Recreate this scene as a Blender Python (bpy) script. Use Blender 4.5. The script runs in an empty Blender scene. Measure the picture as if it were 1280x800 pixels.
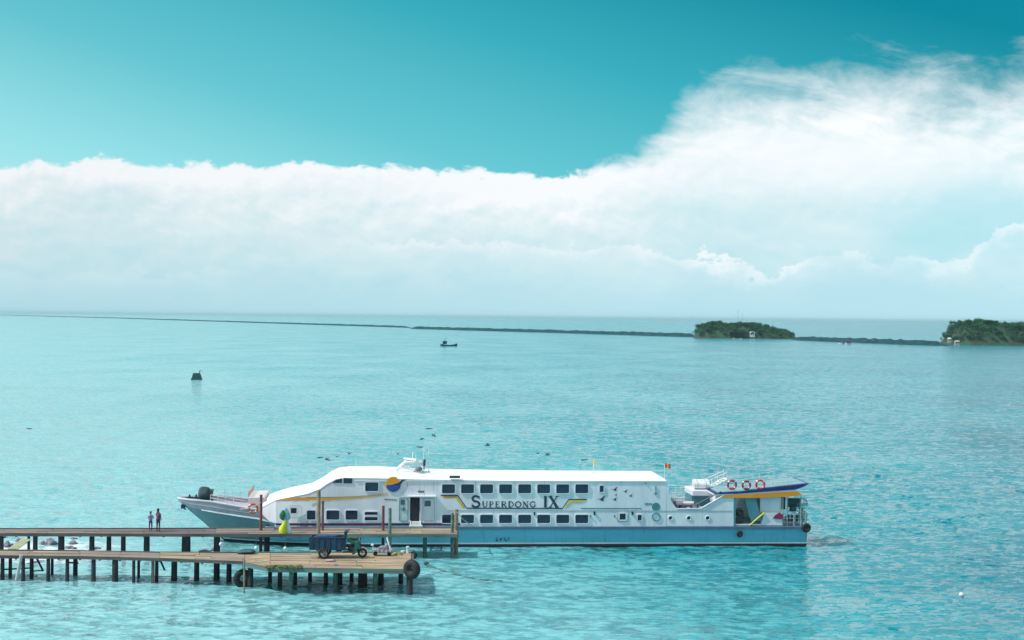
import bpy, bmesh, math, random
import numpy as np
from mathutils import Vector, Matrix, noise as mnoise
R = math.radians
rnd = random.Random(7)
sc = bpy.context.scene
col = sc.collection

# ------------------------------------------------------------------ camera
CAMH, F = 15.8, 2000.0                       # eye height in metres, focal length in photo pixels
ROLL, PITCH = 0.009, -4.0 / F
cam = bpy.data.objects.new('camera', bpy.data.cameras.new('camera'))
col.objects.link(cam)
cam.data.lens = 36 * F / 1280
cam.data.sensor_width = 36
cam.data.clip_start, cam.data.clip_end = 1.0, 90000
CM = Matrix.Rotation(math.pi / 2 + PITCH, 4, 'X') @ Matrix.Rotation(ROLL, 4, 'Z')
CM.translation = Vector((0, 0, CAMH))
cam.matrix_world = CM
sc.camera = cam
sc.render.resolution_x, sc.render.resolution_y = 1024, 640

# ------------------------------------------------------------------ exposure
sc.view_settings.view_transform = 'Standard'
sc.view_settings.look = 'None'
sc.view_settings.exposure = 0.58
sc.view_settings.gamma = 1.0
sc.view_settings.use_curve_mapping = False

# ------------------------------------------------------------------ node helper
class NT:
    def __init__(s, tree):
        s.t = tree; s.t.nodes.clear()
    def n(s, typ, **kw):
        nd = s.t.nodes.new(typ)
        for k, v in kw.items(): setattr(nd, k, v)
        return nd
    def link(s, a, b): s.t.links.new(a, b)
    def inp(s, nd, key, v):
        sock = nd.inputs[key]
        if hasattr(v, 'is_output'): s.link(v, sock)
        elif v is not None: sock.default_value = v
    def m(s, op, a, b=None, c=None, clamp=False):
        nd = s.n('ShaderNodeMath', operation=op, use_clamp=clamp)
        s.inp(nd, 0, a); s.inp(nd, 1, b) if b is not None else None
        if c is not None: s.inp(nd, 2, c)
        return nd.outputs[0]
    def ramp(s, fac, stops, interp='LINEAR'):
        nd = s.n('ShaderNodeValToRGB'); cr = nd.color_ramp; cr.interpolation = interp
        while len(cr.elements) < len(stops): cr.elements.new(0.5)
        for e, (p, c) in zip(cr.elements, stops):
            e.position = p
            e.color = (c, c, c, 1) if isinstance(c, (int, float)) else (*c, 1)
        s.inp(nd, 0, fac)
        return nd.outputs[0]
    def mix(s, fac, a, b, blend='MIX'):
        nd = s.n('ShaderNodeMix', data_type='RGBA', blend_type=blend)
        s.inp(nd, 0, fac)
        s.inp(nd, 6, (*a, 1) if isinstance(a, tuple) else a)
        s.inp(nd, 7, (*b, 1) if isinstance(b, tuple) else b)
        return nd.outputs[2]
    def sstep(s, x, lo, hi):
        nd = s.n('ShaderNodeMapRange', interpolation_type='SMOOTHSTEP')
        s.inp(nd, 0, x); s.inp(nd, 1, lo); s.inp(nd, 2, hi); s.inp(nd, 3, 0.0); s.inp(nd, 4, 1.0)
        return nd.outputs[0]
    def noise(s, vec, scale, detail=4, rough=0.55, dist=0.0, w=None):
        nd = s.n('ShaderNodeTexNoise')
        s.inp(nd, 'Vector', vec); nd.inputs['Scale'].default_value = scale
        nd.inputs['Detail'].default_value = detail; nd.inputs['Roughness'].default_value = rough
        nd.inputs['Distortion'].default_value = dist
        return nd.outputs['Fac']
    def xyz(s, x, y, z=0.0):
        nd = s.n('ShaderNodeCombineXYZ'); s.inp(nd, 0, x); s.inp(nd, 1, y); s.inp(nd, 2, z)
        return nd.outputs[0]

# ------------------------------------------------------------------ sun
SUN_EL, SUN_AZ = R(50), R(-106)              # azimuth clockwise from the viewing direction (+Y)
sd = Vector((math.sin(SUN_AZ) * math.cos(SUN_EL), math.cos(SUN_AZ) * math.cos(SUN_EL), math.sin(SUN_EL)))
sun = bpy.data.objects.new('sun', bpy.data.lights.new('sun', 'SUN'))
col.objects.link(sun)
sun.data.energy = 2.7
sun.data.angle = R(0.5)
sun.data.color = (1.0, 0.965, 0.92)
sun.rotation_euler = sd.to_track_quat('Z', 'Y').to_euler()
sun.location = (0, 0, 60)

# ------------------------------------------------------------------ sky (world)
world = bpy.data.worlds.new('World'); sc.world = world; world.use_nodes = True
def build_sky():
    w = NT(world.node_tree)
    d = w.n('ShaderNodeTexCoord').outputs['Generated']
    sep = w.n('ShaderNodeSeparateXYZ'); w.link(d, sep.inputs[0])
    x, y, z = sep.outputs
    hyp = w.m('MAXIMUM', w.m('SQRT', w.m('ADD', w.m('MULTIPLY', x, x), w.m('MULTIPLY', y, y))), 1e-4)
    e = w.m('DIVIDE', z, hyp)                       # tangent of the elevation
    az = w.m('ARCTAN2', x, y)                       # 0 straight ahead
    e0 = w.m('MAXIMUM', e, 0.0)
    # clear air
    sky = w.n('ShaderNodeTexSky', sky_type='NISHITA')
    sky.sun_disc = False; sky.sun_elevation = SUN_EL; sky.sun_rotation = SUN_AZ
    sky.air_density = 1.0; sky.dust_density = 0.6; sky.ozone_density = 2.0
    nish = w.mix(1.0, sky.outputs[0], (0.30, 0.95, 0.75), 'MULTIPLY')
    sa = w.m('MINIMUM', w.m('MAXIMUM', w.m('SINE', az), -0.5), 0.45)
    g = w.m('ADD', w.m('ADD', 0.14, w.m('MULTIPLY', w.m('MINIMUM', e0, 0.30), 3.25)), sa, clamp=True)
    grad = w.ramp(g, [(0.0, (4.6, 8.0, 8.5)), (0.2, (2.9, 7.0, 7.6)), (0.42, (1.25, 5.2, 6.0)),
                      (0.7, (0.35, 3.7, 4.6)), (1.0, (0.0, 2.1, 2.9))])
    clear = w.mix(0.95, nish, grad)
    # main cloud bank : height of its top round the compass
    cx = w.n('ShaderNodeFloatCurve')
    pts = [(-3.14, .115), (-2.2, .15), (-1.2, .11), (-.6, .085), (-.36, .083)]
    for px, py in [(0, 222), (40, 212), (150, 206), (260, 211), (370, 206), (392, 204), (425, 212), (500, 208),
                   (640, 219), (700, 219), (790, 209), (818, 182), (850, 152), (900, 126), (950, 118), (1050, 124),
                   (1150, 130), (1230, 130), (1280, 116)]:
        pts.append(((px - 640) / F, (396 + .009 * (px - 640) - py + (12 if px > 780 else 0)) / F))
    pts += [(.42, .150), (.7, .17), (1.2, .13), (2.2, .16), (3.14, .115)]
    cm = cx.mapping; cu = cm.curves[0]
    # curve input remapped so that the view gets most of the resolution
    def warp(a): return 0.5 + 0.5 * math.copysign(min(abs(a) / 3.1416, 1) ** 0.5, a)
    vals = [(warp(a), t / .25) for a, t in pts]
    for i, (u, v) in enumerate(vals):
        if i < 2: p = cu.points[i]; p.location = (u, v)
        else: p = cu.points.new(u, v)
        p.handle_type = 'VECTOR'
    cm.update()
    wa = w.m('ADD', 0.5, w.m('MULTIPLY', w.m('MULTIPLY', w.m('SIGN', az), 0.5),
             w.m('SQRT', w.m('MINIMUM', w.m('DIVIDE', w.m('ABSOLUTE', az), 3.1416), 1.0))))
    w.link(wa, cx.inputs['Value'])
    top = w.m('MULTIPLY', cx.outputs[0], 0.25)
    wisp = w.sstep(az, 0.03, 0.15)                   # feathery towards the right, puffy at the left
    v1 = w.xyz(w.m('MULTIPLY', az, 1.0), w.m('MULTIPLY', e, 1.6))
    nA = w.noise(v1, 34, 7, 0.6, 0.3)                # billows
    nB = w.noise(w.xyz(w.m('ADD', az, w.m('MULTIPLY', e, 0.9)), w.m('MULTIPLY', e, 2.4), 13.7), 17, 8, 0.6, 0.5)   # streaks
    nC = w.noise(w.xyz(az, w.m('MULTIPLY', e, 2.2), 9.0), 9, 5, 0.55, 0.4)
    nA2 = w.noise(w.xyz(w.m('ADD', az, -.0035), w.m('ADD', w.m('MULTIPLY', e, 1.6), .0075)), 34, 7, 0.6, 0.3)
    relief = w.m('SUBTRACT', nA, nA2)
    edge = w.m('MULTIPLY', w.m('SUBTRACT', nA, 0.5), w.m('ADD', 0.030, w.m('MULTIPLY', wisp, 0.004)))
    edge = w.m('ADD', edge, w.m('MULTIPLY', w.m('MULTIPLY', w.m('SUBTRACT', nB, 0.5), 0.070), wisp))
    dist = w.m('SUBTRACT', w.m('ADD', top, edge), e)  # >0 inside the cloud
    soft = w.m('ADD', 0.0022, w.m('MULTIPLY', wisp, 0.034))
    mask = w.m('POWER', w.sstep(w.m('DIVIDE', dist, soft), -0.55, 1.0), 0.8)
    # body of the cloud : sunlit crown passing into grey-blue base
    rel = w.m('DIVIDE', e0, w.m('MAXIMUM', top, .02))
    tone = w.m('ADD', rel, w.m('MULTIPLY', w.m('SUBTRACT', nC, 0.5), 0.95))
    tone = w.m('ADD', tone, w.m('MULTIPLY', w.m('SUBTRACT', nA, 0.5), 0.34))
    tone = w.m('ADD', tone, w.m('MULTIPLY', w.m('SUBTRACT', nB, 0.5), w.m('MULTIPLY', wisp, 0.45)))
    tone = w.m('ADD', tone, w.m('MULTIPLY', relief, w.m('MULTIPLY', rel, 1.25)))
    rim = w.m('SUBTRACT', 1.0, w.sstep(dist, 0.0, 0.022))
    tone = w.m('ADD', tone, w.m('MULTIPLY', rim, 0.22))
    body = w.ramp(tone, [(0.0, (4.1, 6.5, 7.2)), (0.26, (5.0, 7.0, 7.5)), (0.55, (5.9, 7.4, 7.8)), (0.78, (7.0, 7.9, 8.2)), (1.0, (8.2, 8.5, 8.7))])
    # thin place in the bank at the right where blue shows through
    def blob(px, py, rx, ry, k=None):
        a0, b0 = (px - 640) / F, (396 + .009 * (px - 640) - py) / F
        da = w.m('DIVIDE', w.m('SUBTRACT', az, a0), rx / F); db = w.m('DIVIDE', w.m('SUBTRACT', e, b0), ry / F)
        r = w.m('SQRT', w.m('ADD', w.m('MULTIPLY', da, da), w.m('MULTIPLY', db, db)))
        r = w.m('ADD', r, w.m('MULTIPLY', w.m('SUBTRACT', nC if k is None else k, 0.5), 1.5))
        return w.m('SUBTRACT', 1.0, w.sstep(r, 0.25, 1.15))
    b1 = blob(1212, 280, 165, 62)
    body = w.mix(w.m('MULTIPLY', b1, 0.72), body, (3.9, 6.7, 7.4))
    b2 = blob(1010, 205, 260, 55)
    body = w.mix(w.m('MULTIPLY', b2, 0.65), body, (8.1, 8.4, 8.6))
    b3 = blob(640, 235, 250, 28)
    body = w.mix(w.m('MULTIPLY', b3, 0.6), body, (8.1, 8.4, 8.7))
    skyc = w.mix(mask, clear, body)
    # second, lower rank of cumulus in front of the bank
    nD = w.noise(w.xyz(az, w.m('MULTIPLY', e, 1.4), 21.0), 46, 6, 0.6, 0.2)
    nE = w.noise(w.xyz(az, 0.0, 31.0), 11, 3, 0.6)
    c2 = w.n('ShaderNodeFloatCurve'); cu = c2.mapping.curves[0]
    pts2 = [(-3.14, .035), (-1.0, .04), (-.34, .03)] + [((px - 640) / F, (396 + .009 * (px - 640) - py) / F) for px, py in
            [(0, 345), (300, 340), (430, 306), (620, 304), (760, 310), (880, 320), (905, 333), (940, 338), (965, 332),
             (1040, 326), (1060, 318), (1100, 330), (1108, 320), (1155, 318), (1165, 335), (1195, 330), (1215, 295), (1245, 284), (1278, 296)]] + [(.4, .055), (1.1, .03), (3.14, .035)]
    for i, (a, t) in enumerate(pts2):
        u, v = warp(a), t / .25
        if i < 2: p = cu.points[i]; p.location = (u, v)
        else: p = cu.points.new(u, v)
        p.handle_type = 'VECTOR'
    c2.mapping.update()
    w.link(wa, c2.inputs['Value'])
    top2 = w.m('MULTIPLY', c2.outputs[0], 0.25)
    dist2 = w.m('SUBTRACT', w.m('ADD', top2, w.m('MULTIPLY', w.m('SUBTRACT', nD, 0.5), 0.050)), e)
    m2 = w.m('MULTIPLY', w.sstep(dist2, -0.0012, 0.0014), w.m('SUBTRACT', 1.0, w.m('MULTIPLY', w.sstep(dist2, 0.0, 0.020), 0.88)))
    m2 = w.m('MULTIPLY', m2, w.m('MULTIPLY', w.ramp(nE, [(0.38, 0.08), (0.60, 0.9)]), w.ramp(w.sstep(az, -.13, .0), [(0, .25), (1, 1.0)])))
    body2 = w.ramp(w.m('ADD', w.m('MULTIPLY', nD, 0.9), w.m('MULTIPLY', w.sstep(dist2, 0.012, 0.0), 0.3)), [(0.30, (4.5, 6.8, 7.5)), (0.72, (7.7, 8.3, 8.6))])
    skyc = w.mix(m2, skyc, body2)
    # scattered cloud higher up, out of the picture, added to whiten the light on the ferry
    nF = w.noise(w.xyz(w.m('DIVIDE', x, w.m('ADD', w.m('ABSOLUTE', z), .12)), w.m('DIVIDE', y, w.m('ADD', w.m('ABSOLUTE', z), .12)), 4.0), 1.1, 7, 0.58, 0.3)
    m3 = w.m('MULTIPLY', w.sstep(nF, 0.40, 0.56), w.sstep(e, 0.235, 0.40))
    skyc = w.mix(m3, skyc, w.ramp(nF, [(0.5, (7.6, 8.2, 8.5)), (0.8, (8.8, 8.9, 9.0))]))
    # veil of distance just above the horizon
    veil = w.m('SUBTRACT', 1.0, w.sstep(e, -0.002, 0.030))
    skyc = w.mix(w.m('MULTIPLY', veil, 0.85), skyc, (4.2, 6.7, 7.6))
    # sky away from the sun brightened as if front-lit, to lift light on the ferry
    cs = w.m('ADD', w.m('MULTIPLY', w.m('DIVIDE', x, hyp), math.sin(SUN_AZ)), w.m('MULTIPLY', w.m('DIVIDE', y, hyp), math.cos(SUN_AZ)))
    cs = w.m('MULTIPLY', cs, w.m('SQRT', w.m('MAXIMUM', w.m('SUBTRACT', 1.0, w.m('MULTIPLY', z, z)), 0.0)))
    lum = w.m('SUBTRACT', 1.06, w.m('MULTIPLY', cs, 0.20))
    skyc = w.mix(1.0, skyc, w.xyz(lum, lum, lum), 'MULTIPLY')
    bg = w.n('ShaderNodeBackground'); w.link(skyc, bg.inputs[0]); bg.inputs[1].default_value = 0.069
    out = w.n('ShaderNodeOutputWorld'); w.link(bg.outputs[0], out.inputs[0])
build_sky()

# ------------------------------------------------------------------ photo geometry helpers
def ray(px, py):
    v = CM.to_3x3() @ Vector((px - 640, -(py - 400), -F))
    return v / v.y
def atY(px, py, Y): r = ray(px, py); return Vector((r.x * Y, Y, CAMH + r.z * Y))
def atZ(px, py, z=0.0):
    r = ray(px, py); Y = (z - CAMH) / r.z
    return Vector((r.x * Y, Y, z))

# ------------------------------------------------------------------ materials
MATS = {}
def mat(name, c, rough=0.6, c2=None, scale=2.0, metal=0.0, bump=0.0, bscale=20, spec=0.5, stretch=(1, 1, 1), coat=0.0, contrast=(0.35, 0.65), streak=None, vary=None):
    if name in MATS: return MATS[name]
    m = bpy.data.materials.new(name); m.use_nodes = True; t = NT(m.node_tree)
    p = t.n('ShaderNodeBsdfPrincipled'); o = t.n('ShaderNodeOutputMaterial'); t.link(p.outputs[0], o.inputs[0])
    tc = t.n('ShaderNodeTexCoord').outputs['Object']
    mp = t.n('ShaderNodeMapping'); mp.inputs['Scale'].default_value = stretch; t.link(tc, mp.inputs[0])
    info = t.n('ShaderNodeObjectInfo')
    v = t.n('ShaderNodeVectorMath', operation='ADD'); t.link(mp.outputs[0], v.inputs[0])
    t.link(t.xyz(t.m('MULTIPLY', info.outputs['Random'], 37.0), 0.0), v.inputs[1])
    n = t.noise(v.outputs[0], scale, 6, 0.6)
    c2 = c2 or tuple(k * 0.82 for k in c)
    cc = t.mix(t.sstep(n, *contrast), c2, c)
    if streak:                                   # runs of rust and salt down the plating
        q = t.n('ShaderNodeSeparateXYZ'); t.link(tc, q.inputs[0])
        s1 = t.noise(t.xyz(t.m('MULTIPLY', q.outputs[0], 5.0), q.outputs[1], t.m('MULTIPLY', q.outputs[2], .35)), 1.6, 5, .65)
        s2 = t.noise(tc, .45, 3, .6)
        cc = t.mix(t.m('MULTIPLY', t.m('MULTIPLY', t.sstep(s1, .52, .70), t.sstep(s2, .42, .62)), streak[1]), cc, streak[0])
    if vary:
        cc = t.mix(t.m('MULTIPLY', info.outputs['Random'], .8), cc, vary)
    t.link(cc, p.inputs['Base Color'])
    p.inputs['Roughness'].default_value = rough; p.inputs['Metallic'].default_value = metal
    p.inputs['Specular IOR Level'].default_value = spec; p.inputs['Coat Weight'].default_value = coat
    if bump:
        b = t.n('ShaderNodeBump'); b.inputs['Strength'].default_value = bump; b.inputs['Distance'].default_value = 0.02
        t.link(t.noise(v.outputs[0], bscale, 5, 0.6), b.inputs['Height']); t.link(b.outputs[0], p.inputs['Normal'])
    MATS[name] = m
    return m
M_white = mat('white_paint', (.88, .88, .93), .35, (.70, .71, .79), .55, stretch=(1, 1, .3), contrast=(.3, .7), streak=((.48, .40, .36), .42), bump=.25, bscale=1.3)
M_roof = mat('white_roof', (.84, .84, .84), .5, (.78, .78, .77), .8)
M_blue = mat('blue_hull_paint', (.18, .52, .68), .35, (.14, .46, .61), .7, stretch=(.35, 1, 2.0), streak=((.10, .22, .26), .75), bump=.5, bscale=1.1)
M_bow = mat('grey_green_bow_shade', (.15, .24, .27), .4, (.12, .20, .24), .6)  # hull blue greyed and darkened: shade under the bow flare put into the colour
M_bulw = mat('grey_lavender_paint', (.50, .46, .52), .5, (.38, .36, .44), 1.6)
M_dark = mat('antifouling', (.02, .018, .03), .6, (.045, .012, .03), 1.2)
M_rub = mat('rubbing_strake', (.10, .17, .27), .5)
M_glass = mat('dark_glass', (.010, .03, .07), .08, (.01, .02, .045), 2, spec=.6, vary=(.014, .045, .10))
M_navy = mat('navy_paint', (.02, .03, .20), .4, (.015, .02, .16), 1)
M_orange = mat('orange_paint', (.95, .36, .02), .4, (.85, .31, .02), 1)
M_yel = mat('yellow_paint', (.80, .66, .06), .45)
M_ink = mat('dark_lettering', (.02, .05, .09), .5)
M_tealp = mat('teal_paint', (.08, .27, .33), .45)
M_black = mat('black_rubber', (.012, .014, .018), .75, (.022, .022, .024), 5, bump=.4)
M_steel = mat('galvanised_steel', (.45, .48, .50), .4, metal=.4)
M_railw = mat('white_rail_paint', (.78, .78, .80), .4)
M_red = mat('red_ring_cover', (.80, .05, .04), .5)
M_ringo = mat('orange_ring_cover', (.65, .13, .03), .5)
M_rope = mat('old_rope', (.10, .20, .18), .8)
M_plank = mat('weathered_planks', (.34, .26, .20), .85, (.17, .14, .13), 2.2, bump=.5, stretch=(.25, 2.2, 2), contrast=(.3, .7))
M_plank2 = mat('sun_bleached_planks', (.50, .37, .24), .85, (.22, .155, .10), 1.6, bump=.5, stretch=(.25, 2.0, 2), contrast=(.3, .7))
M_rplank = mat('reddish_planks', (.20, .14, .14), .85, (.10, .075, .08), 1.8, bump=.5, stretch=(.25, 2.2, 2))
M_beam = mat('dark_beam', (.13, .125, .12), .85, (.06, .06, .065), 1.5, bump=.5, stretch=(.3, 2, 2))
M_gbeam = mat('algae_green_beam', (.17, .24, .20), .85, (.09, .14, .13), 1.5, bump=.5, stretch=(.3, 2, 2))
M_pile = mat('wet_dark_pile', (.035, .035, .05), .7, (.018, .018, .026), 3, bump=.6)
M_gpile = mat('greenish_concrete_pile', (.12, .20, .18), .8, (.06, .11, .10), 3, bump=.6)
M_tpile = mat('tan_post', (.36, .26, .18), .8, (.22, .16, .12), 3, bump=.6)
M_rpile = mat('red_brown_post', (.24, .09, .08), .8, (.14, .06, .06), 3, bump=.6)
M_moss = mat('moss', (.10, .13, .035), .95, (.05, .07, .02), 8, bump=.8)

# ------------------------------------------------------------------ mesh helper
class MB:
    """collects simple solids; build() links them as one mesh object"""
    def __init__(s): s.v = []; s.f = []; s.smooth = []
    def add(s, vs, fs, smooth=False):
        b = len(s.v); s.v += [tuple(p) for p in vs]
        for f in fs: s.f.append([i + b for i in f]); s.smooth.append(smooth)
        return s
    def box(s, c, sz, rot=None):
        hx, hy, hz = sz[0] / 2, sz[1] / 2, sz[2] / 2
        vs = [Vector((x, y, z)) for x in (-hx, hx) for y in (-hy, hy) for z in (-hz, hz)]
        if rot is not None: vs = [rot @ v for v in vs]
        return s.add([v + Vector(c) for v in vs], [(0, 1, 3, 2), (4, 6, 7, 5), (0, 4, 5, 1), (2, 3, 7, 6), (0, 2, 6, 4), (1, 5, 7, 3)])
    def tube(s, pts, r, n=8, r2=None, cap=True, smooth=True):
        pts = [Vector(p) for p in pts]; m = len(pts); vs = []; fs = []
        for i, p in enumerate(pts):
            t = (pts[min(i + 1, m - 1)] - pts[max(i - 1, 0)]).normalized()
            a = t.orthogonal().normalized() if abs(t.z) > .9 else t.cross(Vector((0, 0, 1))).normalized()
            b = t.cross(a)
            rr = r if r2 is None else r + (r2 - r) * i / (m - 1)
            for k in range(n):
                th = 2 * math.pi * k / n
                vs.append(p + a * math.cos(th) * rr + b * math.sin(th) * rr)
        for i in range(m - 1):
            for k in range(n): fs.append((i * n + k, i * n + (k + 1) % n, (i + 1) * n + (k + 1) % n, (i + 1) * n + k))
        s.add(vs, fs, smooth)
        if cap: s.add(vs[:n], [tuple(range(n))[::-1]]); s.add(vs[-n:], [tuple(range(n))])
        return s
    def torus(s, c, R_, r, axis='Y', n=24, m=8, arc=(0, 2 * math.pi)):
        vs = []; fs = []; full = abs(arc[1] - arc[0] - 2 * math.pi) < 1e-4
        N = n if full else n + 1
        for i in range(N):
            a = arc[0] + (arc[1] - arc[0]) * i / n
            for k in range(m):
                b = 2 * math.pi * k / m; q = R_ + r * math.cos(b)
                p = Vector((q * math.cos(a), r * math.sin(b), q * math.sin(a)))
                if axis == 'Z': p = Vector((p.x, p.z, p.y))
                if axis == 'X': p = Vector((p.y, p.x, p.z))
                vs.append(p + Vector(c))
        for i in range(n if full else n):
            j = (i + 1) % N
            if not full and i == n: break
            for k in range(m): fs.append((i * m + k, i * m + (k + 1) % m, j * m + (k + 1) % m, j * m + k))
        return s.add(vs, fs, True)
    def prism(s, poly, y0, y1):
        """poly in (x,z), extruded from y0 to y1"""
        n = len(poly); vs = [Vector((x, y0, z)) for x, z in poly] + [Vector((x, y1, z)) for x, z in poly]
        fs = [tuple(range(n)), tuple(range(n, 2 * n))[::-1]] + [(i, i + n, (i + 1) % n + n, (i + 1) % n) for i in range(n)]
        return s.add(vs, fs)
    def disc(s, c, r, t=.01, n=20, axis='Y'):
        poly = [(c[0] + r * math.cos(2 * math.pi * k / n), c[2] + r * math.sin(2 * math.pi * k / n)) for k in range(n)]
        return s.prism(poly, c[1], c[1] - t)
    def blob(s, c, rad, seed=0, rough=.25, sub=2, freq=1.3):
        bm = bmesh.new(); bmesh.ops.create_icosphere(bm, subdivisions=sub, radius=1)
        vs = []
        for v in bm.verts:
            n = mnoise.noise(v.co * freq + Vector((seed * 3.1, seed * 1.7, seed)))
            q = v.co * (1 + rough * n * 2); vs.append(Vector((q.x * rad[0], q.y * rad[1], q.z * rad[2])) + Vector(c))
        fs = [tuple(v.index for v in f.verts) for f in bm.faces]; bm.free()
        return s.add(vs, fs, True)
    def mesh(s, name, m, fix=True):
        me = bpy.data.meshes.new(name); me.from_pydata(s.v, [], s.f)
        me.polygons.foreach_set('use_smooth', s.smooth)
        if fix:
            bm = bmesh.new(); bm.from_mesh(me); bmesh.ops.recalc_face_normals(bm, faces=bm.faces); bm.to_mesh(me); bm.free()
        if m: me.materials.append(m)
        return me
    def build(s, name, m, parent=None, loc=None, rot=None, bevel=0):
        o = bpy.data.objects.new(name, s.mesh(name, m)); col.objects.link(o)
        if parent: o.parent = parent
        if loc: o.location = loc
        if rot: o.rotation_euler = rot
        if bevel:
            b = o.modifiers.new('bevel', 'BEVEL'); b.width = bevel; b.segments = 2; b.limit_method = 'ANGLE'
        return o
def tag(o, label=None, cat=None, group=None, kind=None):
    if label: o['label'] = label
    if cat: o['category'] = cat
    if group: o['group'] = group
    if kind: o['kind'] = kind
    return o
def empty(name, loc, label, cat, group=None, rz=0):
    o = bpy.data.objects.new(name, None); col.objects.link(o); o.location = loc; o.rotation_euler = (0, 0, rz)
    o.empty_display_size = .3
    return tag(o, label, cat, group)
def inst(me, name, parent=None, loc=(0, 0, 0), rot=(0, 0, 0), scale=None):
    o = bpy.data.objects.new(name, me); col.objects.link(o); o.parent = parent; o.location = loc; o.rotation_euler = rot
    if scale: o.scale = scale
    return o
def lerp(tab, x):
    if x <= tab[0][0]: return tab[0][1]
    for (a, u), (b, v) in zip(tab, tab[1:]):
        if x <= b: return u + (v - u) * (x - a) / (b - a)
    return tab[-1][1]

# ------------------------------------------------------------------ sea
SLOPES = [(.22, .35, 1.0, 2), (.85, 1.55, 4.0, 3), (2.2, 1.7, 7.0, 3)]
def build_sea():
    rows = list(np.array([-6000., -1500, -300, -60, 0, 30, 50]))
    v = 520.0
    while v > 22: rows.append(CAMH * F / v); v -= .75
    d = rows[-1]
    while d < 60000: d *= 1.05; rows.append(d)
    rows = np.array(rows)
    t = np.concatenate([[-10, -4, -1.5, -.7], np.linspace(-.40, .40, 620), [.7, 1.5, 4, 10]])
    Yg, Tg = np.meshgrid(rows, t, indexing='ij')
    Yw = np.maximum(np.abs(Yg), 60.0)
    Xg = Tg * Yw
    rng = np.random.default_rng(3)
    Z = np.zeros_like(Xg)
    dy = np.gradient(rows); dyg = np.maximum(dy, 1e-3)[:, None] * np.ones_like(Tg)
    dx = np.gradient(t)[None, :] * Yw
    # patchy wind
    patch = 0.8 + 0.35 * np.sin(Xg * .031 + 1.3 * np.sin(Yg * .017)) * np.sin(Yg * .043 + 1.1 * np.sin(Xg * .021) + .5)
    shelter = 1.0
    for i in range(80):
        lam = 0.5 * (9.0 / 0.5) ** (rng.random() ** 1.15)
        th = math.radians(rng.normal(62, 34))          # travelling direction of the little waves
        kx, ky = 2 * math.pi / lam * math.cos(th), 2 * math.pi / lam * math.sin(th)
        a = 0.018 * lam / (2 * math.pi) * (1.7 if lam < 1.6 else .6)
        ph = kx * Xg + ky * Yg + rng.random() * 6.28 + .9 * np.sin(Xg * .07 * rng.random() + Yg * .05 * rng.random() + rng.random() * 6)
        damp = np.clip((lam / (np.maximum(dx * abs(math.cos(th)), dyg * abs(math.sin(th))) * 3.2) - .6) * 1.2, 0, 1)
        s = np.sin(ph)
        Z += a * damp * (s + .35 * (s * s - .5))
    Z *= patch
    n, m = Xg.shape
    co = np.stack([Xg, Yg, Z], -1).reshape(-1, 3)
    idx = np.arange(n * m).reshape(n, m)
    q = np.stack([idx[:-1, :-1], idx[:-1, 1:], idx[1:, 1:], idx[1:, :-1]], -1).reshape(-1, 4)
    me = bpy.data.meshes.new('sea')
    me.vertices.add(len(co)); me.vertices.foreach_set('co', co.ravel())
    me.loops.add(q.size); me.loops.foreach_set('vertex_index', q.ravel())
    me.polygons.add(len(q)); me.polygons.foreach_set('loop_start', np.arange(0, q.size, 4)); me.polygons.foreach_set('loop_total', np.full(len(q), 4))
    me.polygons.foreach_set('use_smooth', np.ones(len(q), bool))
    me.update(); me.validate()
    o = bpy.data.objects.new('sea', me); col.objects.link(o); o['kind'] = 'structure'
    m_ = bpy.data.materials.new('sea_water'); m_.use_nodes = True; w = NT(m_.node_tree)
    p = w.n('ShaderNodeBsdfPrincipled'); out = w.n('ShaderNodeOutputMaterial'); w.link(p.outputs[0], out.inputs[0])
    pos = w.n('ShaderNodeNewGeometry').outputs['Position']
    sp = w.n('ShaderNodeSeparateXYZ'); w.link(pos, sp.inputs[0]); X, Y = sp.outputs[0], sp.outputs[1]
    flat = w.xyz(X, Y, 0.0)
    big = w.noise(w.xyz(w.m('MULTIPLY', X, 1.0), w.m('MULTIPLY', Y, .5)), .035, 4, .55)
    mid = w.noise(w.xyz(w.m('MULTIPLY', X, .5), Y), .35, 5, .6)
    fine = w.noise(w.xyz(w.m('MULTIPLY', X, .55), Y, 3.0), 1.5, 4, .6)
    # paler body colour near the piers and to the left; deeper teal offshore to the right
    shore = w.m('ADD', w.m('ADD', w.m('ADD', .24, w.m('MULTIPLY', w.m('DIVIDE', X, w.m('MAXIMUM', Y, 20.0)), -3.0)), w.m('MAXIMUM', w.m('MULTIPLY', w.m('SUBTRACT', 105.0, Y), .012), -.05)), w.m('ADD', w.m('MULTIPLY', w.m('SUBTRACT', big, .5), 2.2), w.m('MULTIPLY', w.m('SUBTRACT', mid, .5), .55)))
    deep = w.ramp(w.m('ADD', w.m('MULTIPLY', shore, .5), .5, clamp=True), [(0.0, (.003, .17, .23)), (.35, (.012, .26, .31)), (.65, (.09, .38, .42)), (1.0, (.23, .50, .53))])
    cc = w.mix(w.sstep(fine, .52, .68), deep, w.mix(.18, deep, (.32, .62, .62)))  # lighter flecks painted in for sparkle on the ripples
    # milky surf over the stones by the left end of the piers
    fx = w.m('SUBTRACT', 1.0, w.sstep(X, -30.0, -23.5)); fy = w.m('MULTIPLY', w.sstep(Y, 99.0, 102.0), w.m('SUBTRACT', 1.0, w.sstep(Y, 108.0, 113.0)))
    foam_glint = w.m('MULTIPLY', w.m('MULTIPLY', fx, fy), w.sstep(w.noise(flat, .9, 6, .65), .40, .56))
    glint_flecks = w.sstep(w.noise(w.xyz(w.m('MULTIPLY', X, .45), Y, 8.0), .9, 7, .7), .70, .78)  # sun sparkle painted as scattered pale flecks in the water colour
    foam_glint = w.m('MAXIMUM', foam_glint, w.m('MULTIPLY', glint_flecks, .55))
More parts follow.
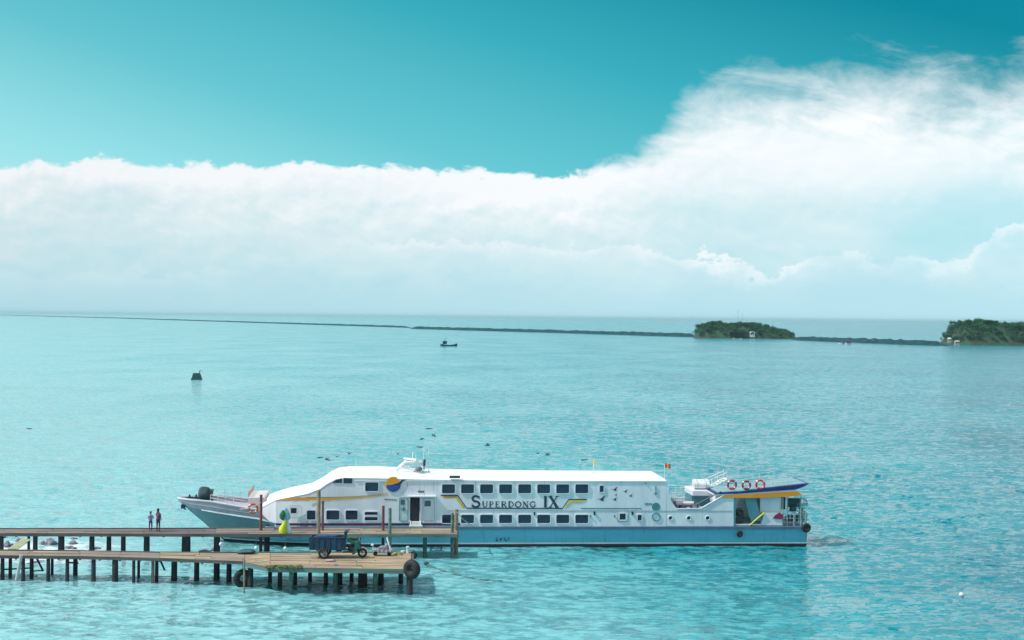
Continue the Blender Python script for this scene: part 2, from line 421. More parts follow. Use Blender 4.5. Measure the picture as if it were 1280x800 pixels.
    cc = w.mix(foam_glint, cc, (.72, .76, .80))
    w.link(cc, p.inputs['Base Color'])
    p.inputs['Roughness'].default_value = .12; p.inputs['IOR'].default_value = 1.33
    w.link(w.m('ADD', .08, w.m('MULTIPLY', w.m('MAXIMUM', foam_glint, w.m('MULTIPLY', w.sstep(Y, 125.0, 520.0), .16)), .5)), p.inputs['Roughness'])
    lanes = w.ramp(w.noise(w.xyz(w.m('MULTIPLY', X, .02), w.m('MULTIPLY', Y, .05), 12.0), 1.0, 4, .6, .6), [(.35, .65), (.6, 1.35)])   # wind lanes
    offing = w.sstep(Y, 125.0, 520.0)                 # open water outside is ruffled by the breeze, the basin is smoother
    # little waves as direct slopes, so that they go on acting where they are too far off to be told apart
    def slope(sc_, amp, z, det):
        nd = w.n('ShaderNodeTexNoise'); w.link(w.xyz(w.m('MULTIPLY', X, .6), Y, z), nd.inputs['Vector'])
        nd.inputs['Scale'].default_value = sc_; nd.inputs['Detail'].default_value = det; nd.inputs['Roughness'].default_value = .6; nd.inputs['Distortion'].default_value = .3
        v = w.n('ShaderNodeVectorMath', operation='SUBTRACT'); w.link(nd.outputs['Color'], v.inputs[0]); v.inputs[1].default_value = (.5, .5, .5)
        k = w.n('ShaderNodeVectorMath', operation='MULTIPLY'); w.link(v.outputs[0], k.inputs[0]); k.inputs[1].default_value = (amp * .6, amp, 0)
        k2 = w.n('ShaderNodeVectorMath', operation='SCALE'); w.link(k.outputs[0], k2.inputs[0]); w.link(w.m('MULTIPLY', lanes, w.m('SUBTRACT', 1.0, w.m('MULTIPLY', offing, .15))), k2.inputs['Scale'])
        return k2.outputs[0]
    acc = w.n('ShaderNodeNewGeometry').outputs['Normal']
    for sc_, amp, z, det in SLOPES:
        ad = w.n('ShaderNodeVectorMath', operation='ADD'); w.link(acc, ad.inputs[0]); w.link(slope(sc_, amp, z, det), ad.inputs[1]); acc = ad.outputs[0]
    nz = w.n('ShaderNodeVectorMath', operation='NORMALIZE'); w.link(acc, nz.inputs[0]); w.link(nz.outputs[0], p.inputs['Normal'])
    me.materials.append(m_)
build_sea()

# ================================================================== FERRY
YAW = R(4.4)
HB = 3.5                                          # half beam
P0 = atZ(600, 684, 0)                             # where the near side meets the water under the lettering
OX = Vector((math.cos(YAW), math.sin(YAW), 0)); OY = Vector((-math.sin(YAW), math.cos(YAW), 0))
ORG = P0 + OY * HB
def S(px, py, off=-HB):
    """photo pixel -> (x, z) in the ferry's own frame on its lengthwise plane y = off"""
    r = ray(px, py); n = OY; base = ORG + OY * off
    c = Vector((0, 0, CAMH)); k = (base - c).dot(n) / r.dot(n); p = c + r * k
    return ((p - ORG).dot(OX), p.z)
def W(px, py, off=-HB): x, z = S(px, py, off); return ORG + OX * x + OY * off + Vector((0, 0, z))

ferry = empty('ferry', ORG, 'long white double-deck passenger ferry with turquoise blue hull moored behind the piers', 'ferry', rz=YAW)

def ferry_hull():
    x_tip = S(222, 622, 0)[0]; x_end = S(1009, 660)[0]
    ztip = S(222, 622, 0)[1]; zd = 1.36
    zsheer_tab = [(x_tip, ztip)] + [(S(a, b, -2.2 if a < 280 else -3.1)[0], S(a, b, -2.2 if a < 280 else -3.1)[1]) for a, b in ((260, 627), (300, 634.5))]
    xf, zf = S(326, 639); zsheer_tab += [(xf, zf)]
    xs, zs_ = S(238, 634, -.9); x3, z3 = S(325, 650); x4, _ = S(352, 655)
    zstr_tab = [(x_tip, ztip - .25), (xs, zs_), (x3, z3), (x4 + .5, zd), (x_end, zd)]
    xw = S(281, 682, 0)[0]                         # where the stem meets the water
    def half(x, x0, L, pw=.62, w=HB): 
        t = max(0, min(1, (x - x0) / L)); return w * (1 - (1 - t) ** 2) ** pw
    st = sorted(set([x_tip + .02, x_tip + .3, x_tip + .7, x_tip + 1.2, x_tip + 1.8, x_tip + 2.5, xw - .6, xw, xw + .8, xw + 1.8] + [x_tip + 4.2 + i * .8 for i in range(10)] + [x_tip + 13 + i * 2.5 for i in range(12)] + [x_end]))
    st = [x for x in st if x <= x_end]
    def stem_z(x): return max(0, lerp([(x_tip, ztip - .18), (xw, 0)], x)) if x < xw else 0
    def sec(x):
        bg = half(x, x_tip, 11.0, .60)
        bs = half(x, x_tip + .15, 11.5, .68, HB - .0)
        bw = half(x, xw - .3, 12, .9, HB - .12)
        zst = lerp(zstr_tab, x); zg = lerp(zsheer_tab, x) if x < xf else zst
        zk = stem_z(x)
        return bg, bs, bw, zst, zg, zk
    def loft(name, rows_fn, m, smooth=True, parent=ferry, xr=None, sides=(-1, 1)):
        mb = MB(); S_ = [x for x in st if xr is None or xr[0] <= x <= xr[1]]
        grid = [rows_fn(x) for x in S_]
        k = len(grid[0])
        for sg in sides:
            vs = [Vector((x, sg * p[0], p[1])) for x, g in zip(S_, grid) for p in g]
            fs = [(i * k + j, i * k + j + 1, (i + 1) * k + j + 1, (i + 1) * k + j) for i in range(len(S_) - 1) for j in range(k - 1)]
            mb.add(vs, fs, smooth)
        return mb.build(name, m, parent)
    def band(lo, hi, n=4, push=0):
        def fn(x):
            bg, bs, bw, zst, zg, zk = sec(x); out = []
            for i in range(n + 1):
                z = lo(x) + (hi(x) - lo(x)) * i / n
                z0 = max(zk, 0); tt = 0 if zst - z0 < 1e-3 else max(0, min(1, (z - z0) / (zst - z0)))
                b = bw + (bs - bw) * tt ** .85 if x >= xw else bs * tt ** .9
                out.append((b + push, max(z, zk)))
            return out
        return fn
    zstf = lambda x: sec(x)[3]
    xm = S(345, 660)[0]
    loft('hull_plating', band(lambda x: .30, zstf, 6), M_blue, xr=(xm - 1.2, x_end))
    loft('bow_plating', band(lambda x: 0.30, zstf, 6), M_bow, xr=(x_tip, xm))
    loft('white_waterline_stripe', band(lambda x: .20, lambda x: .30, 1, .006), M_white)
    loft('antifouling_paint', band(lambda x: -.5, lambda x: .20, 2), M_dark)
    # bulwark above the strake at the bow
    def bul(x):
        bg, bs, bw, zst, zg, zk = sec(x); return [(bs, zst), (bs + (bg - bs) * .5, (zst + zg) / 2), (bg, zg)]
    loft('bow_bulwark', bul, M_bulw, xr=(x_tip, xf + 1))
    def cap(x):
        bg, bs, bw, zst, zg, zk = sec(x); return [(bg + .03, zg - .03), (bg + .05, zg + .04), (max(bg - .15, 0), zg + .05), (max(bg - .16, 0), zg - .06)]
    loft('bulwark_cap', cap, M_white, False, xr=(x_tip, xf + .2))
    def stk(x):
        bg, bs, bw, zst, zg, zk = sec(x); return [(bs, zst - .07), (bs + .06, zst - .05), (bs + .06, zst + .04), (bs, zst + .06)]
    for sd_ in (-1, 1): loft('rubbing_strake', stk, M_white, False, xr=(S(243, 637, -1.5)[0], S(345, 655)[0]), sides=(sd_,))
    loft('side_fender_rail', lambda x: [(HB - .01, 1.22), (HB + .10, 1.25), (HB + .10, 1.40), (HB - .01, 1.43)], M_rub, False, xr=(S(345, 655)[0], x_end))
    # transom and decks
    mb = MB(); mb.prism([(x_end - .1, -.5), (x_end, -.5), (x_end, zd), (x_end - .1, zd)], -HB + .12, HB - .12); mb.build('transom', M_blue, ferry)
    mb = MB(); k = [x for x in st if x <= xf + .3]
    vs = []; fs = []
    for x in k:
        bg, bs, bw, zst, zg, zk = sec(x); z = min(zg - .12, zst + .02 + max(0, (zg - zst) * .45)); vs += [Vector((x, -bg + .02, z)), Vector((x, bg - .02, z))]
    fs = [(2 * i, 2 * i + 1, 2 * i + 3, 2 * i + 2) for i in range(len(k) - 1)]
    mb.add(vs, fs); mb.build('foredeck', M_bulw, ferry)
    mb = MB(); mb.box(((S(330, 650)[0] + x_end) / 2, 0, zd - .06), (x_end - S(330, 650)[0] - .1, 2 * HB - .06, .12)); mb.build('main_deck', mat('grey_deck', (.28, .33, .36), .8), ferry)
    return x_tip, x_end, sec
x_tip, x_end, hull_sec = ferry_hull()

def ferry_house():
    # stations (photo px at side wall) : half width, top of side wall, height of roof centre
    tab = []
    for px, w_, ys, yc in [(322, 1.6, 641, 624.0), (328, 2.4, 634, 619.5), (345, 3.05, 625, 615.5), (365, 3.3, 621, 611.2), (385, 3.42, 617, 606.5), (400, 3.47, 611, 598.0),
                           (410, HB, 604, 591.0), (420, HB, 599, 586.5), (435, HB, 597.5, 584.6), (470, HB, 598, 584.2), (530, HB, 599.5, 588.2), (640, HB, 601, 590.3), (740, HB, 601.2, 591.6), (833, HB, 601.6, 594.0)]:
        x, zs = S(px, ys, -w_); 
        zc = S(px, yc, 1.0)[1]
        tab.append((x, w_, zs, max(zc, zs + .1)))
    zb = 1.40
    def rows(x, w_, zs, zc):
        pts = [(w_, zb), (w_, zb + (zs - zb) * .5), (w_, zs)]
        return pts
    # side walls with lofted sections
    wall = MB(); roof = MB(); k = 3; N = len(tab)
    for sg in (-1, 1):
        vs = [Vector((x, sg * p[0], p[1])) for x, w_, zs, zc in tab for p in rows(x, w_, zs, zc)]
        fs = [(i * k + j, i * k + j + 1, (i + 1) * k + j + 1, (i + 1) * k + j) for i in range(N - 1) for j in range(k - 1)]
        wall.add(vs, fs, False)
    nr = 14; vs = []; fs = []
    for x, w_, zs, zc in tab:
        for i in range(nr + 1):
            a = math.pi * i / nr; ca, sa = math.cos(a), math.sin(a)
            e = .62 
            yy = (w_ + .03) * math.copysign(abs(ca) ** e, ca); zz = zs + (zc - zs) * sa ** .75
            vs.append(Vector((x, -yy, zz)))
    for i in range(N - 1):
        for j in range(nr): fs.append((i * (nr + 1) + j, i * (nr + 1) + j + 1, (i + 1) * (nr + 1) + j + 1, (i + 1) * (nr + 1) + j))
    roof.add(vs, fs, True)
    roof.add(vs[-(nr + 1):], [tuple(range(nr + 1))]); 
    x0, w0, zs0, zc0 = tab[0]
    wall.add([(x0, -w0, zb), (x0, w0, zb), (x0, w0, zs0), (x0, -w0, zs0)], [(0, 1, 2, 3)])
    roof.add(vs[:nr + 1], [tuple(range(nr + 1))])
    # aft continuation of the wall : full height to px 832, sloping to the notch, up again under the canopy
    poly = [S(833, 657.5), S(833, 601.6), S(839, 626), S(846, 636), S(876, 636), S(905, 620.5), S(917, 619.5), S(917, 657.5)]
    poly = [(x, max(z, zb)) for x, z in poly]
    for sg in (-1, 1):
        wall.prism(poly, sg * HB, sg * (HB - .08))
    xa, xb = S(833, 620)[0], S(917, 620)[0]
    wall.box((xa, 0, (2.55 + 4.5) / 2), (.08, 2 * HB - .17, 4.5 - 2.55))
    wall.box((xb - .05, 0, (zb + 3.4) / 2), (.08, 2 * HB - .17, 3.3 - zb))
    wall.build('superstructure_wall', M_white, ferry)
    roof.build('roof', M_roof, ferry)
    mb = MB(); mb.box(((xa + xb) / 2, 0, 2.47), (xb - xa - .1, 2 * HB - .18, .1)); mb.build('upper_aft_deck', mat('grey_deck', (.28, .33, .36), .8), ferry)
    # gutter line under the roof and the moulding between decks
    mb = MB(); x1, z1 = S(560, 638); x2, z2 = S(915, 638.5)
    mb.tube([(x1, -HB - .005, z1), (x2, -HB - .005, z2)], .022, 6); mb.build('side_moulding', M_steel, ferry)
    mb = MB(); x1, z1 = S(444, 599.5); x2, z2 = S(832, 602.4)
    mb.box(((x1 + x2) / 2, -HB - .02, (z1 + z2) / 2 - .02), (x2 - x1, .06, .05)); mb.build('roof_gutter', M_white, ferry)
    # dark sheer stripe low on the forward wall
    mb = MB(); a, b = S(345, 655.5), S(575, 655.5)
    mb.box(((a[0] + b[0]) / 2, -HB - .012, a[1]), (b[0] - a[0], .03, .16)); mb.build('dark_side_stripe', mat('maroon_navy_stripe', (.05, .02, .09), .5, (.16, .02, .08), .8), ferry)
ferry_house()

PROUD = HB + .012
def rrect(x0, x1, z0, z1, r, n=3):
    pts = []
    for cx, cz, a0 in ((x1 - r, z1 - r, 0), (x0 + r, z1 - r, 90), (x0 + r, z0 + r, 180), (x1 - r, z0 + r, 270)):
        for i in range(n + 1):
            a = R(a0 + 90 * i / n); pts.append((cx + r * math.cos(a), cz + r * math.sin(a)))
    return pts
def side_window(x0, x1, y0, y1, r=.09, name='window', frame=.05, fm=None, gm=None, off=0):
    """rounded window : raised rim, glass set in behind it"""
    (ax, az), (bx, bz) = S(x0, y1), S(x1, y0)
    mb = MB(); outer = rrect(ax - frame, bx + frame, az - frame, bz + frame, r + frame); inner = rrect(ax, bx, az, bz, r)
    n = len(outer); y0_, y1_ = -PROUD - .045 - off, -PROUD + .01 - off
    vs = [(x, y0_, z) for x, z in outer] + [(x, y0_, z) for x, z in inner] + [(x, y1_, z) for x, z in outer] + [(x, y1_, z) for x, z in inner]
    fs = []
    for i in range(n):
        j = (i + 1) % n
        fs += [(i, j, n + j, n + i), (i, 2 * n + i, 2 * n + j, j), (n + i, n + j, 3 * n + j, 3 * n + i)]
    mb.add(vs, fs)
    w_ = mb.build(name, fm or M_white, ferry)
    g = MB().prism(inner, -PROUD - .004 - off, -PROUD + .012 - off).build('pane', gm or M_glass, w_)
    return w_
ups = [552.5 + 23.8 * i for i in range(8)]
for u in ups: side_window(u, u + 16.2, 605.3, 616.6)
for i, u in enumerate(ups): 
    side_window(u, u + 16.2, 643.4, 654.0)
for a, b in ((383.5, 394.5), (408, 424.3), (432, 447.2)): side_window(a, b, 638, 649.6)
for a, b in ((639.8, 643.6), (646, 650.5)): side_window(456, 472, a, b, .03)
side_window(456.5, 473, 602.8, 614)
side_window(363.6, 370.8, 635, 641.5, .03, frame=.10)
side_window(749.5, 754.5, 607, 615, .04)
side_window(774.5, 782, 642, 649.5, .03, frame=.09)
side_window(797, 802, 643.5, 650.5, .03)
side_window(530.5, 538.5, 625.5, 633, .05, frame=.08, gm=mat('green_grey_glass', (.06, .16, .17), .2))
# wheelhouse side glazing : triangle and rectangle
def poly_window(pxs, name='wheelhouse_window'):
    pts = [S(*p) for p in pxs]
    return MB().prism(pts, -PROUD - .03, -PROUD + .02).build(name, M_glass, ferry)
poly_window([(415.5, 603.5), (427.5, 603.5), (427.5, 597.5), (420, 600)])
poly_window([(429.5, 604), (440, 604), (440.5, 597.8), (429.5, 597.2)])
for px in (838, 861, 884.5):
    x, z = S(px, 647.5); w_ = MB().torus((x, -PROUD, z), .155, .035, n=20, m=6).build('porthole', M_white, ferry)
    MB().disc((x, -HB + .03, z), .15, .05).build('pane', M_glass, w_)
# doors
def outline(px0, py0, px1, py1, r=.12, w_=.025, name='panel', m=None):
    (ax, az), (bx, bz) = S(px0, py1), S(px1, py0)
    ring = rrect(ax, bx, az, bz, r)
    ring = [(x, -PROUD, z) for x, z in ring]; mb = MB(); mb.tube(ring + ring[:2], w_, 5, cap=False)
    return mb.build(name, m or M_steel, ferry)
mint = mat('mint_door_paint', (.62, .74, .76), .4)
(ax, az), (bx, bz) = S(499, 651), S(510, 622)
dr = MB().prism(rrect(ax, bx, az, bz, .1), -PROUD - .03, -PROUD + .01).build('door', mint, ferry)
mb = MB(); ring = [(x, -PROUD - .04, z) for x, z in rrect(ax, bx, az, bz, .1)]; mb.tube(ring + ring[:2], .025, 5, cap=False); mb.build('seal', M_tealp, dr)
x, z = S(504.5, 636); MB().box((x, -PROUD - .06, z), (.30, .05, .07)).box((x, -PROUD - .06, z), (.07, .05, .32)).build('handle', M_tealp, dr)
x, z = S(503, 628); MB().prism(rrect(x - .12, x + .16, z - .16, z + .2, .05), -PROUD - .045, -PROUD).build('pane', mat('green_grey_glass', (.06, .16, .17), .2), dr)
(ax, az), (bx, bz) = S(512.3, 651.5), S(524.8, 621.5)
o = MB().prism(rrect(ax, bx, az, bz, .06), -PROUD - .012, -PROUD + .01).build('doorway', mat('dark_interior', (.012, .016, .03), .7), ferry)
outline(512, 621, 525.2, 652, .06, .03, 'door_frame', M_white)
outline(528.5, 623, 543, 650, .08, .018, 'panel', M_steel)
outline(772, 638.8, 785.5, 652, .05, .014, 'panel', M_steel)
outline(357.5, 632, 377.5, 647, .25, .016, 'panel', M_steel)
(ax, az), (bx, bz) = S(509, 620.8), S(545, 619.6)
MB().box(((ax + bx) / 2, -PROUD - .12, (az + bz) / 2), (bx - ax, .28, .05)).build('door_canopy', M_white, ferry)
(ax, az), (bx, bz) = S(561.8, 597.5), S(575, 594.6)
MB().box(((ax + bx) / 2, -PROUD - .05, (az + bz) / 2), (bx - ax, .12, bz - az)).build('vent_grille', M_ink, ferry)
for px, py, sx, sz in ((668, 642, .11, .22), (743, 641.5, .13, .24), (790.5, 641.5, .14, .22), (738, 644.8, .08, .1), (768, 645, .08, .1), (807, 604, .08, .06)):
    x, z = S(px, py); MB().box((0, 0, 0), (sx, .1, sz)).build('side_lamp', M_ink, ferry, (x, -PROUD - .03, z), bevel=.02)

# ------ painted stripes and lettering (flat print on the side)
def strip(pts, w0, w1=None, m=None, name='painted_stripe', y=-PROUD - .004):
    """flat painted band along photo points, widths in photo pixels"""
    P = [Vector((S(*p)[0], 0, S(*p)[1])) for p in pts]; n = len(P); up = []; dn = []
    for i, p in enumerate(P):
        t = (P[min(i + 1, n - 1)] - P[max(i - 1, 0)]).normalized(); q = Vector((-t.z, 0, t.x))
        w_ = (w0 if w1 is None else w0 + (w1 - w0) * i / (n - 1)) / 18.27 / 2
        up.append(p + q * w_); dn.append(p - q * w_)
    mb = MB()
    vs = [(a.x, y, a.z) for a in up] + [(a.x, y, a.z) for a in dn]
    mb.add(vs, [(i, i + 1, n + i + 1, n + i) for i in range(n - 1)])
    return mb.build(name, m, ferry)
def bez(a, b, c, n=14): return [((1 - t) ** 2 * a[0] + 2 * t * (1 - t) * b[0] + t * t * c[0], (1 - t) ** 2 * a[1] + 2 * t * (1 - t) * b[1] + t * t * c[1]) for t in [i / n for i in range(n + 1)]]
strip(bez((383, 623.0), (440, 624), (486, 617.3)), 2.9, .5, M_orange)
strip(bez((383, 625.0), (440, 625.5), (484, 618.3)), 1.0, .4, M_yel, y=-PROUD - .006)
strip(bez((383, 621.4), (440, 622.5), (484, 616.6)), .7, .3, M_tealp, y=-PROUD - .008)
# forward part of the orange swoosh follows the curved nose wall
def nose_strip():
    pxs = [(344, 627.2, 3.05, .3), (350, 624.9, 3.1, 1.4), (357, 624, 3.2, 2.4), (365, 623.4, 3.3, 2.8), (375, 623.1, 3.36, 2.9), (385, 623, 3.42, 2.9)]
    vs = []
    for px, py, hw, w_ in pxs:
        x, z = S(px, py, -hw); k = w_ / 36.5
        vs += [(x, -hw - .03, z + k), (x, -hw - .03, z - k)]
    MB().add(vs, [(2 * i, 2 * i + 1, 2 * i + 3, 2 * i + 2) for i in range(len(pxs) - 1)]).build('painted_stripe', M_orange, ferry)
nose_strip()
strip([(551, 619.4), (572, 619.4), (583.5, 635.3), (703, 635.6), (711, 624.4), (733.5, 624.4)], 1.5, None, M_ink)
strip([(554, 621.3), (570.2, 621.3), (580.5, 634.6)], 2.2, None, M_orange, y=-PROUD - .002)
strip([(569.5, 621.5), (579, 634.4)], 1.6, None, M_yel, y=-PROUD - .006)
strip([(706, 635.2), (713, 626.3), (732, 626.3)], 2.2, None, M_yel, y=-PROUD - .002)
strip([(709, 635), (715, 628.3), (728, 628.3)], 1.2, None, mat('sand_paint', (.62, .50, .30), .5), y=-PROUD - .003)
strip([(726, 635.6), (802, 635.8)], 1.3, None, M_tealp)
# letters drawn as serif strokes on a 1 x 1 body
def arc(cx, cy, rx, ry, a0, a1, n=12): return [(cx + rx * math.cos(R(a0 + (a1 - a0) * i / n)), cy + ry * math.sin(R(a0 + (a1 - a0) * i / n))) for i in range(n + 1)]
TH, TN, SF = .17, .07, .06
GLY = {
 'S': [(arc(.5, .73, .33, .22, 20, 180, 10) + arc(.5, .73, .33, .22, 180, 270, 6) + arc(.5, .27, .36, .24, 90, -160, 14), .14), ([(.84, .98), (.84, .70)], .05), ([(.13, .34), (.13, .0)], .05)],
 'U': [([(.2, 1), (.2, .35)] + arc(.5, .33, .3, .29, 180, 360, 10) + [(.8, .35), (.8, 1)], .11), ([(.02, .97), (.4, .97)], SF), ([(.64, .97), (.98, .97)], SF), ([(.2, 1), (.2, .35)], TH)],
 'P': [([(.25, 0), (.25, 1)], TH), ([(.25, .96)] + arc(.48, .73, .34, .23, 90, -90, 10) + [(.25, .5)], .10), ([(.05, .03), (.5, .03)], SF), ([(.05, .97), (.4, .97)], SF)],
 'E': [([(.25, 0), (.25, 1)], TH), ([(.05, .96), (.85, .96)], .08), ([(.25, .52), (.68, .52)], .07), ([(.05, .04), (.88, .04)], .08), ([(.84, .98), (.84, .76)], .06), ([(.88, .26), (.88, .02)], .06), ([(.68, .64), (.68, .40)], .05)],
 'R': [([(.22, 0), (.22, 1)], TH), ([(.22, .96)] + arc(.46, .74, .32, .22, 90, -90, 10) + [(.22, .52)], .10), ([(.45, .52), (.85, .04), (1.0, .04)], .14), ([(.03, .03), (.42, .03)], SF), ([(.03, .97), (.4, .97)], SF)],
 'D': [([(.22, 0), (.22, 1)], TH), ([(.1, .96), (.4, .96)] + arc(.42, .5, .46, .46, 90, -90, 14) + [(.1, .04)], .11)],
 'O': [(arc(.5, .5, .42, .45, 0, 360, 22), .13)],
 'N': [([(.2, 0), (.2, 1)], .08), ([(.15, 1), (.82, 0)], .16), ([(.82, 0), (.82, 1)], .08), ([(0, .97), (.3, .97)], SF), ([(.02, .03), (.38, .03)], SF), ([(.64, .97), (1, .97)], SF)],
 'G': [(arc(.52, .5, .42, .45, 40, 320, 18), .13), ([(.84, .42), (.84, .06)], .14), ([(.62, .42), (.98, .42)], SF), ([(.86, .97), (.86, .7)], .05)],
 'I': [([(.5, 0), (.5, 1)], .24), ([(.15, .97), (.85, .97)], SF), ([(.15, .03), (.85, .03)], SF)],
 'X': [([(.15, 1), (.85, 0)], .17), ([(.85, 1), (.15, 0)], .08), ([(0, .97), (.36, .97)], SF), ([(.66, .97), (1, .97)], SF), ([(0, .03), (.34, .03)], SF), ([(.64, .03), (1, .03)], SF)],
}
def letter(ch, px0, px1, pyt, pyb, m=M_ink, y=-PROUD - .008):
    (ax, az), (bx, bz) = S(px0, pyb), S(px1, pyt); w_, h_ = bx - ax, bz - az
    mb = MB()
    for k, (pts, th) in enumerate(GLY[ch]):
        P = [Vector((ax + p[0] * w_, az + p[1] * h_)) for p in pts]; t_ = th * (w_ + h_) / 2 * .68; n = len(P); a = []; b = []
        for i, p in enumerate(P):
            t = (P[min(i + 1, n - 1)] - P[max(i - 1, 0)]).normalized(); q = Vector((-t.y, t.x)) * t_
            a.append(p + q); b.append(p - q)
        yy = y - k * .001
        mb.add([(v.x, yy, v.y) for v in a + b], [(i, i + 1, n + i + 1, n + i) for i in range(n - 1)])
    return mb.build('letter', m, ferry)
letter('S', 588.5, 601, 619.4, 634.2)
xx = 602.0
for ch, w_ in (('U', 8.6), ('P', 7.4), ('E', 7.4), ('R', 8.4), ('D', 8.8), ('O', 9.2), ('N', 9.0), ('G', 8.6)):
    letter(ch, xx + .3, xx + w_ - .6, 626.8, 634.2); xx += w_ + .15
letter('I', 679, 684.5, 620, 634.4); letter('X', 685.5, 698.5, 620, 634.4)
# small marks whose words cannot be read
mb = MB()
def dash(px, py, w_, h_):
    x, z = S(px, py); mb.box((x, -PROUD - .004, z), (w_ / 18.27, .004, h_ / 18.27))
for i in range(8): dash(481 + i * 2.0, 624.1 + .1 * i, 1.3, 1.3 + .4 * (i % 2))
for i in range(4): dash(523.5 + 1.9 * i, 614.6, 1.5, 2.2)
mb.build('small_lettering', M_ink, ferry)['kind'] = 'stuff'
mb = MB()
for i in range(4): dash(807 + 2.3 * i, 630, 1.7, 2.6)
mb.build('small_lettering', M_tealp, ferry)['kind'] = 'stuff'
mb = MB()
for px, py, w_, h_ in ((621, 676, 3, 1), (621, 673.6, .8, 4), (625.5, 675, 1, 3.6), (627, 673.6, 2.4, .9), (631, 674, .9, 4), (633, 675.8, 2.4, 1), (636, 673.8, 1, 3.4)):
    x, z = S(px, py); mb.box((x, -HB - .012 + .035, z), (w_ / 18.27, .03, h_ / 18.27))
mb.build('hull_marks', M_navy, ferry)['kind'] = 'stuff'
# sun and bird emblem
EMB = HB + .055
x, z = S(491.8, 605.8); r = .49
lg = MB().add([(x + r * math.cos(R(a)), -EMB - .004, z + r * math.sin(R(a))) for a in range(5, 186, 10)], [tuple(range(19))]).build('emblem', M_orange, ferry)
MB().add([(x + r * 1.13 * math.cos(R(a)), -EMB - .001, z + r * 1.13 * math.sin(R(a))) for a in range(60, 250, 10)] + [(x, -EMB - .001, z)], [tuple(range(20))]).build('emblem_halo', M_yel, lg)
MB().add([(x + r * math.cos(R(a)), -EMB - .006, z + r * math.sin(R(a))) for a in range(185, 366, 10)] + [(x + .1, -EMB - .006, z + .02)], [tuple(range(20))]).build('emblem_sea', mat('royal_blue_paint', (.03, .09, .45), .4, (.02, .05, .25), 3), lg)
MB().add([(x + .30, -EMB - .01, z - .04), (x + .50, -EMB - .01, z + .02), (x + .62, -EMB - .01, z + .22), (x + .95, -EMB - .01, z + .36), (x + .55, -EMB - .01, z + .33), (x + .36, -EMB - .01, z + .14), (x - .1, -EMB - .01, z + .0)], [(0, 1, 2, 3, 4, 5, 6)]).build('emblem_bird', M_ink, lg)
strip(bez((509, 603), (511, 614), (501, 616.5)), .9, .4, M_steel, 'emblem_swoosh', y=-EMB - .006)
# flock painted aft
def bird(px, py, s, m=M_ink):
    x, z = S(px, py); s = s / 18.27
    pts = [(-1, .05), (-.2, -.18), (.1, -.45), (.45, -.38), (.5, .1), (.95, .65), (.3, .42), (.12, .15), (-.3, .0)]
    MB().add([(x + a * s, -PROUD - .004, z + b * s) for a, b in pts], [tuple(range(len(pts)))]).build('painted_bird', m, ferry)
for a in ((751.5, 623.5, 6.2), (781.5, 614, 3.6), (768, 624, 4.0), (788, 619.5, 3.4), (769.5, 618.5, 2.6)): bird(*a)
bird(768, 611.5, 5.0, mat('crimson_paint', (.30, .03, .12), .5))
x, z = S(820, 633.6); MB().disc((x, -PROUD, z), .29, .006).build('round_emblem', M_tealp, ferry)
x, z = S(820, 645.8); MB().torus((x, -PROUD - .01, z), .27, .035, n=22, m=6).build('porthole_ring', M_tealp, ferry)
mb = MB(); x, z = S(819.5, 613); mb.tube([(x, -PROUD - .02, z - .28), (x, -PROUD - .02, z + .3)], .03, 6); mb.tube([(x - .14, -PROUD - .02, z - .2), (x + .1, -PROUD - .02, z - .2)], .025, 6); mb.build('side_ladder', M_tealp, ferry)

# ------ rails, mast, stern
def rail(name, pts, h=.95, n_r=3, step=1.1, r=.022, m=None, parent=ferry, lean=0):
    mb = MB(); pts = [Vector(p) for p in pts]
    for k in range(n_r):
        mb.tube([p + Vector((0, 0, h * (k + 1) / n_r)) for p in pts], r, 5)
    for a, b in zip(pts, pts[1:]):
        L = (b - a).length; n = max(1, round(L / step))
        for i in range(n + (1 if b == pts[-1] else 0)):
            p = a.lerp(b, i / n); mb.tube([p, p + Vector((0, 0, h))], r * 1.1, 5)
    return mb.build(name, m or M_railw, parent)
def edge_pt(px, dz=.04):
    x = S(px, 630, -2.5)[0]; bg, bs, bw, zst, zg, zk = hull_sec(x); return x, bg, zg + dz
pts = []; pts2 = []
for px in (262, 272, 282, 292, 302, 310):
    x, b, z = edge_pt(px); pts.append((x, -b + .08, z)); pts2.append((x, b - .08, z))
rail('bow_rail', pts, .42, 2, .55, .018); rail('bow_rail', pts2, .42, 2, .55, .018)
# grey covered winch on the bow
x, z = S(254.5, 627, -1.0)
MB().blob((0, 0, .42), (.42, .6, .52), 3, .12, 3).box((.42, .1, .38), (.22, .9, .62), Matrix.Rotation(R(12), 3, 'Y')).box((0, 0, -.05), (1.1, 1.4, .14)).build('covered_winch', mat('dark_green_grey_canvas', (.035, .065, .075), .85, (.06, .10, .11), 3, bump=.6), ferry, (x, -.5, z + .08))
mb = MB(); x, b, z = edge_pt(232); mb.box((x + .3, -.25, z), (1.0, .16, .1)); mb.tube([(x, -.3, z), (x, -.3, z + .22)], .06, 8); mb.tube([(x + .45, -.3, z), (x + .45, -.3, z + .22)], .06, 8); mb.build('bow_cleat', M_ink, ferry)
mb = MB(); x, z = S(229, 633, -.3); mb.box((x, -.32, z), (.3, .1, .28)); mb.tube([(x - .1, -.4, z), (x + .2, -.4, z - .2)], .05, 6); mb.build('anchor', M_ink, ferry)
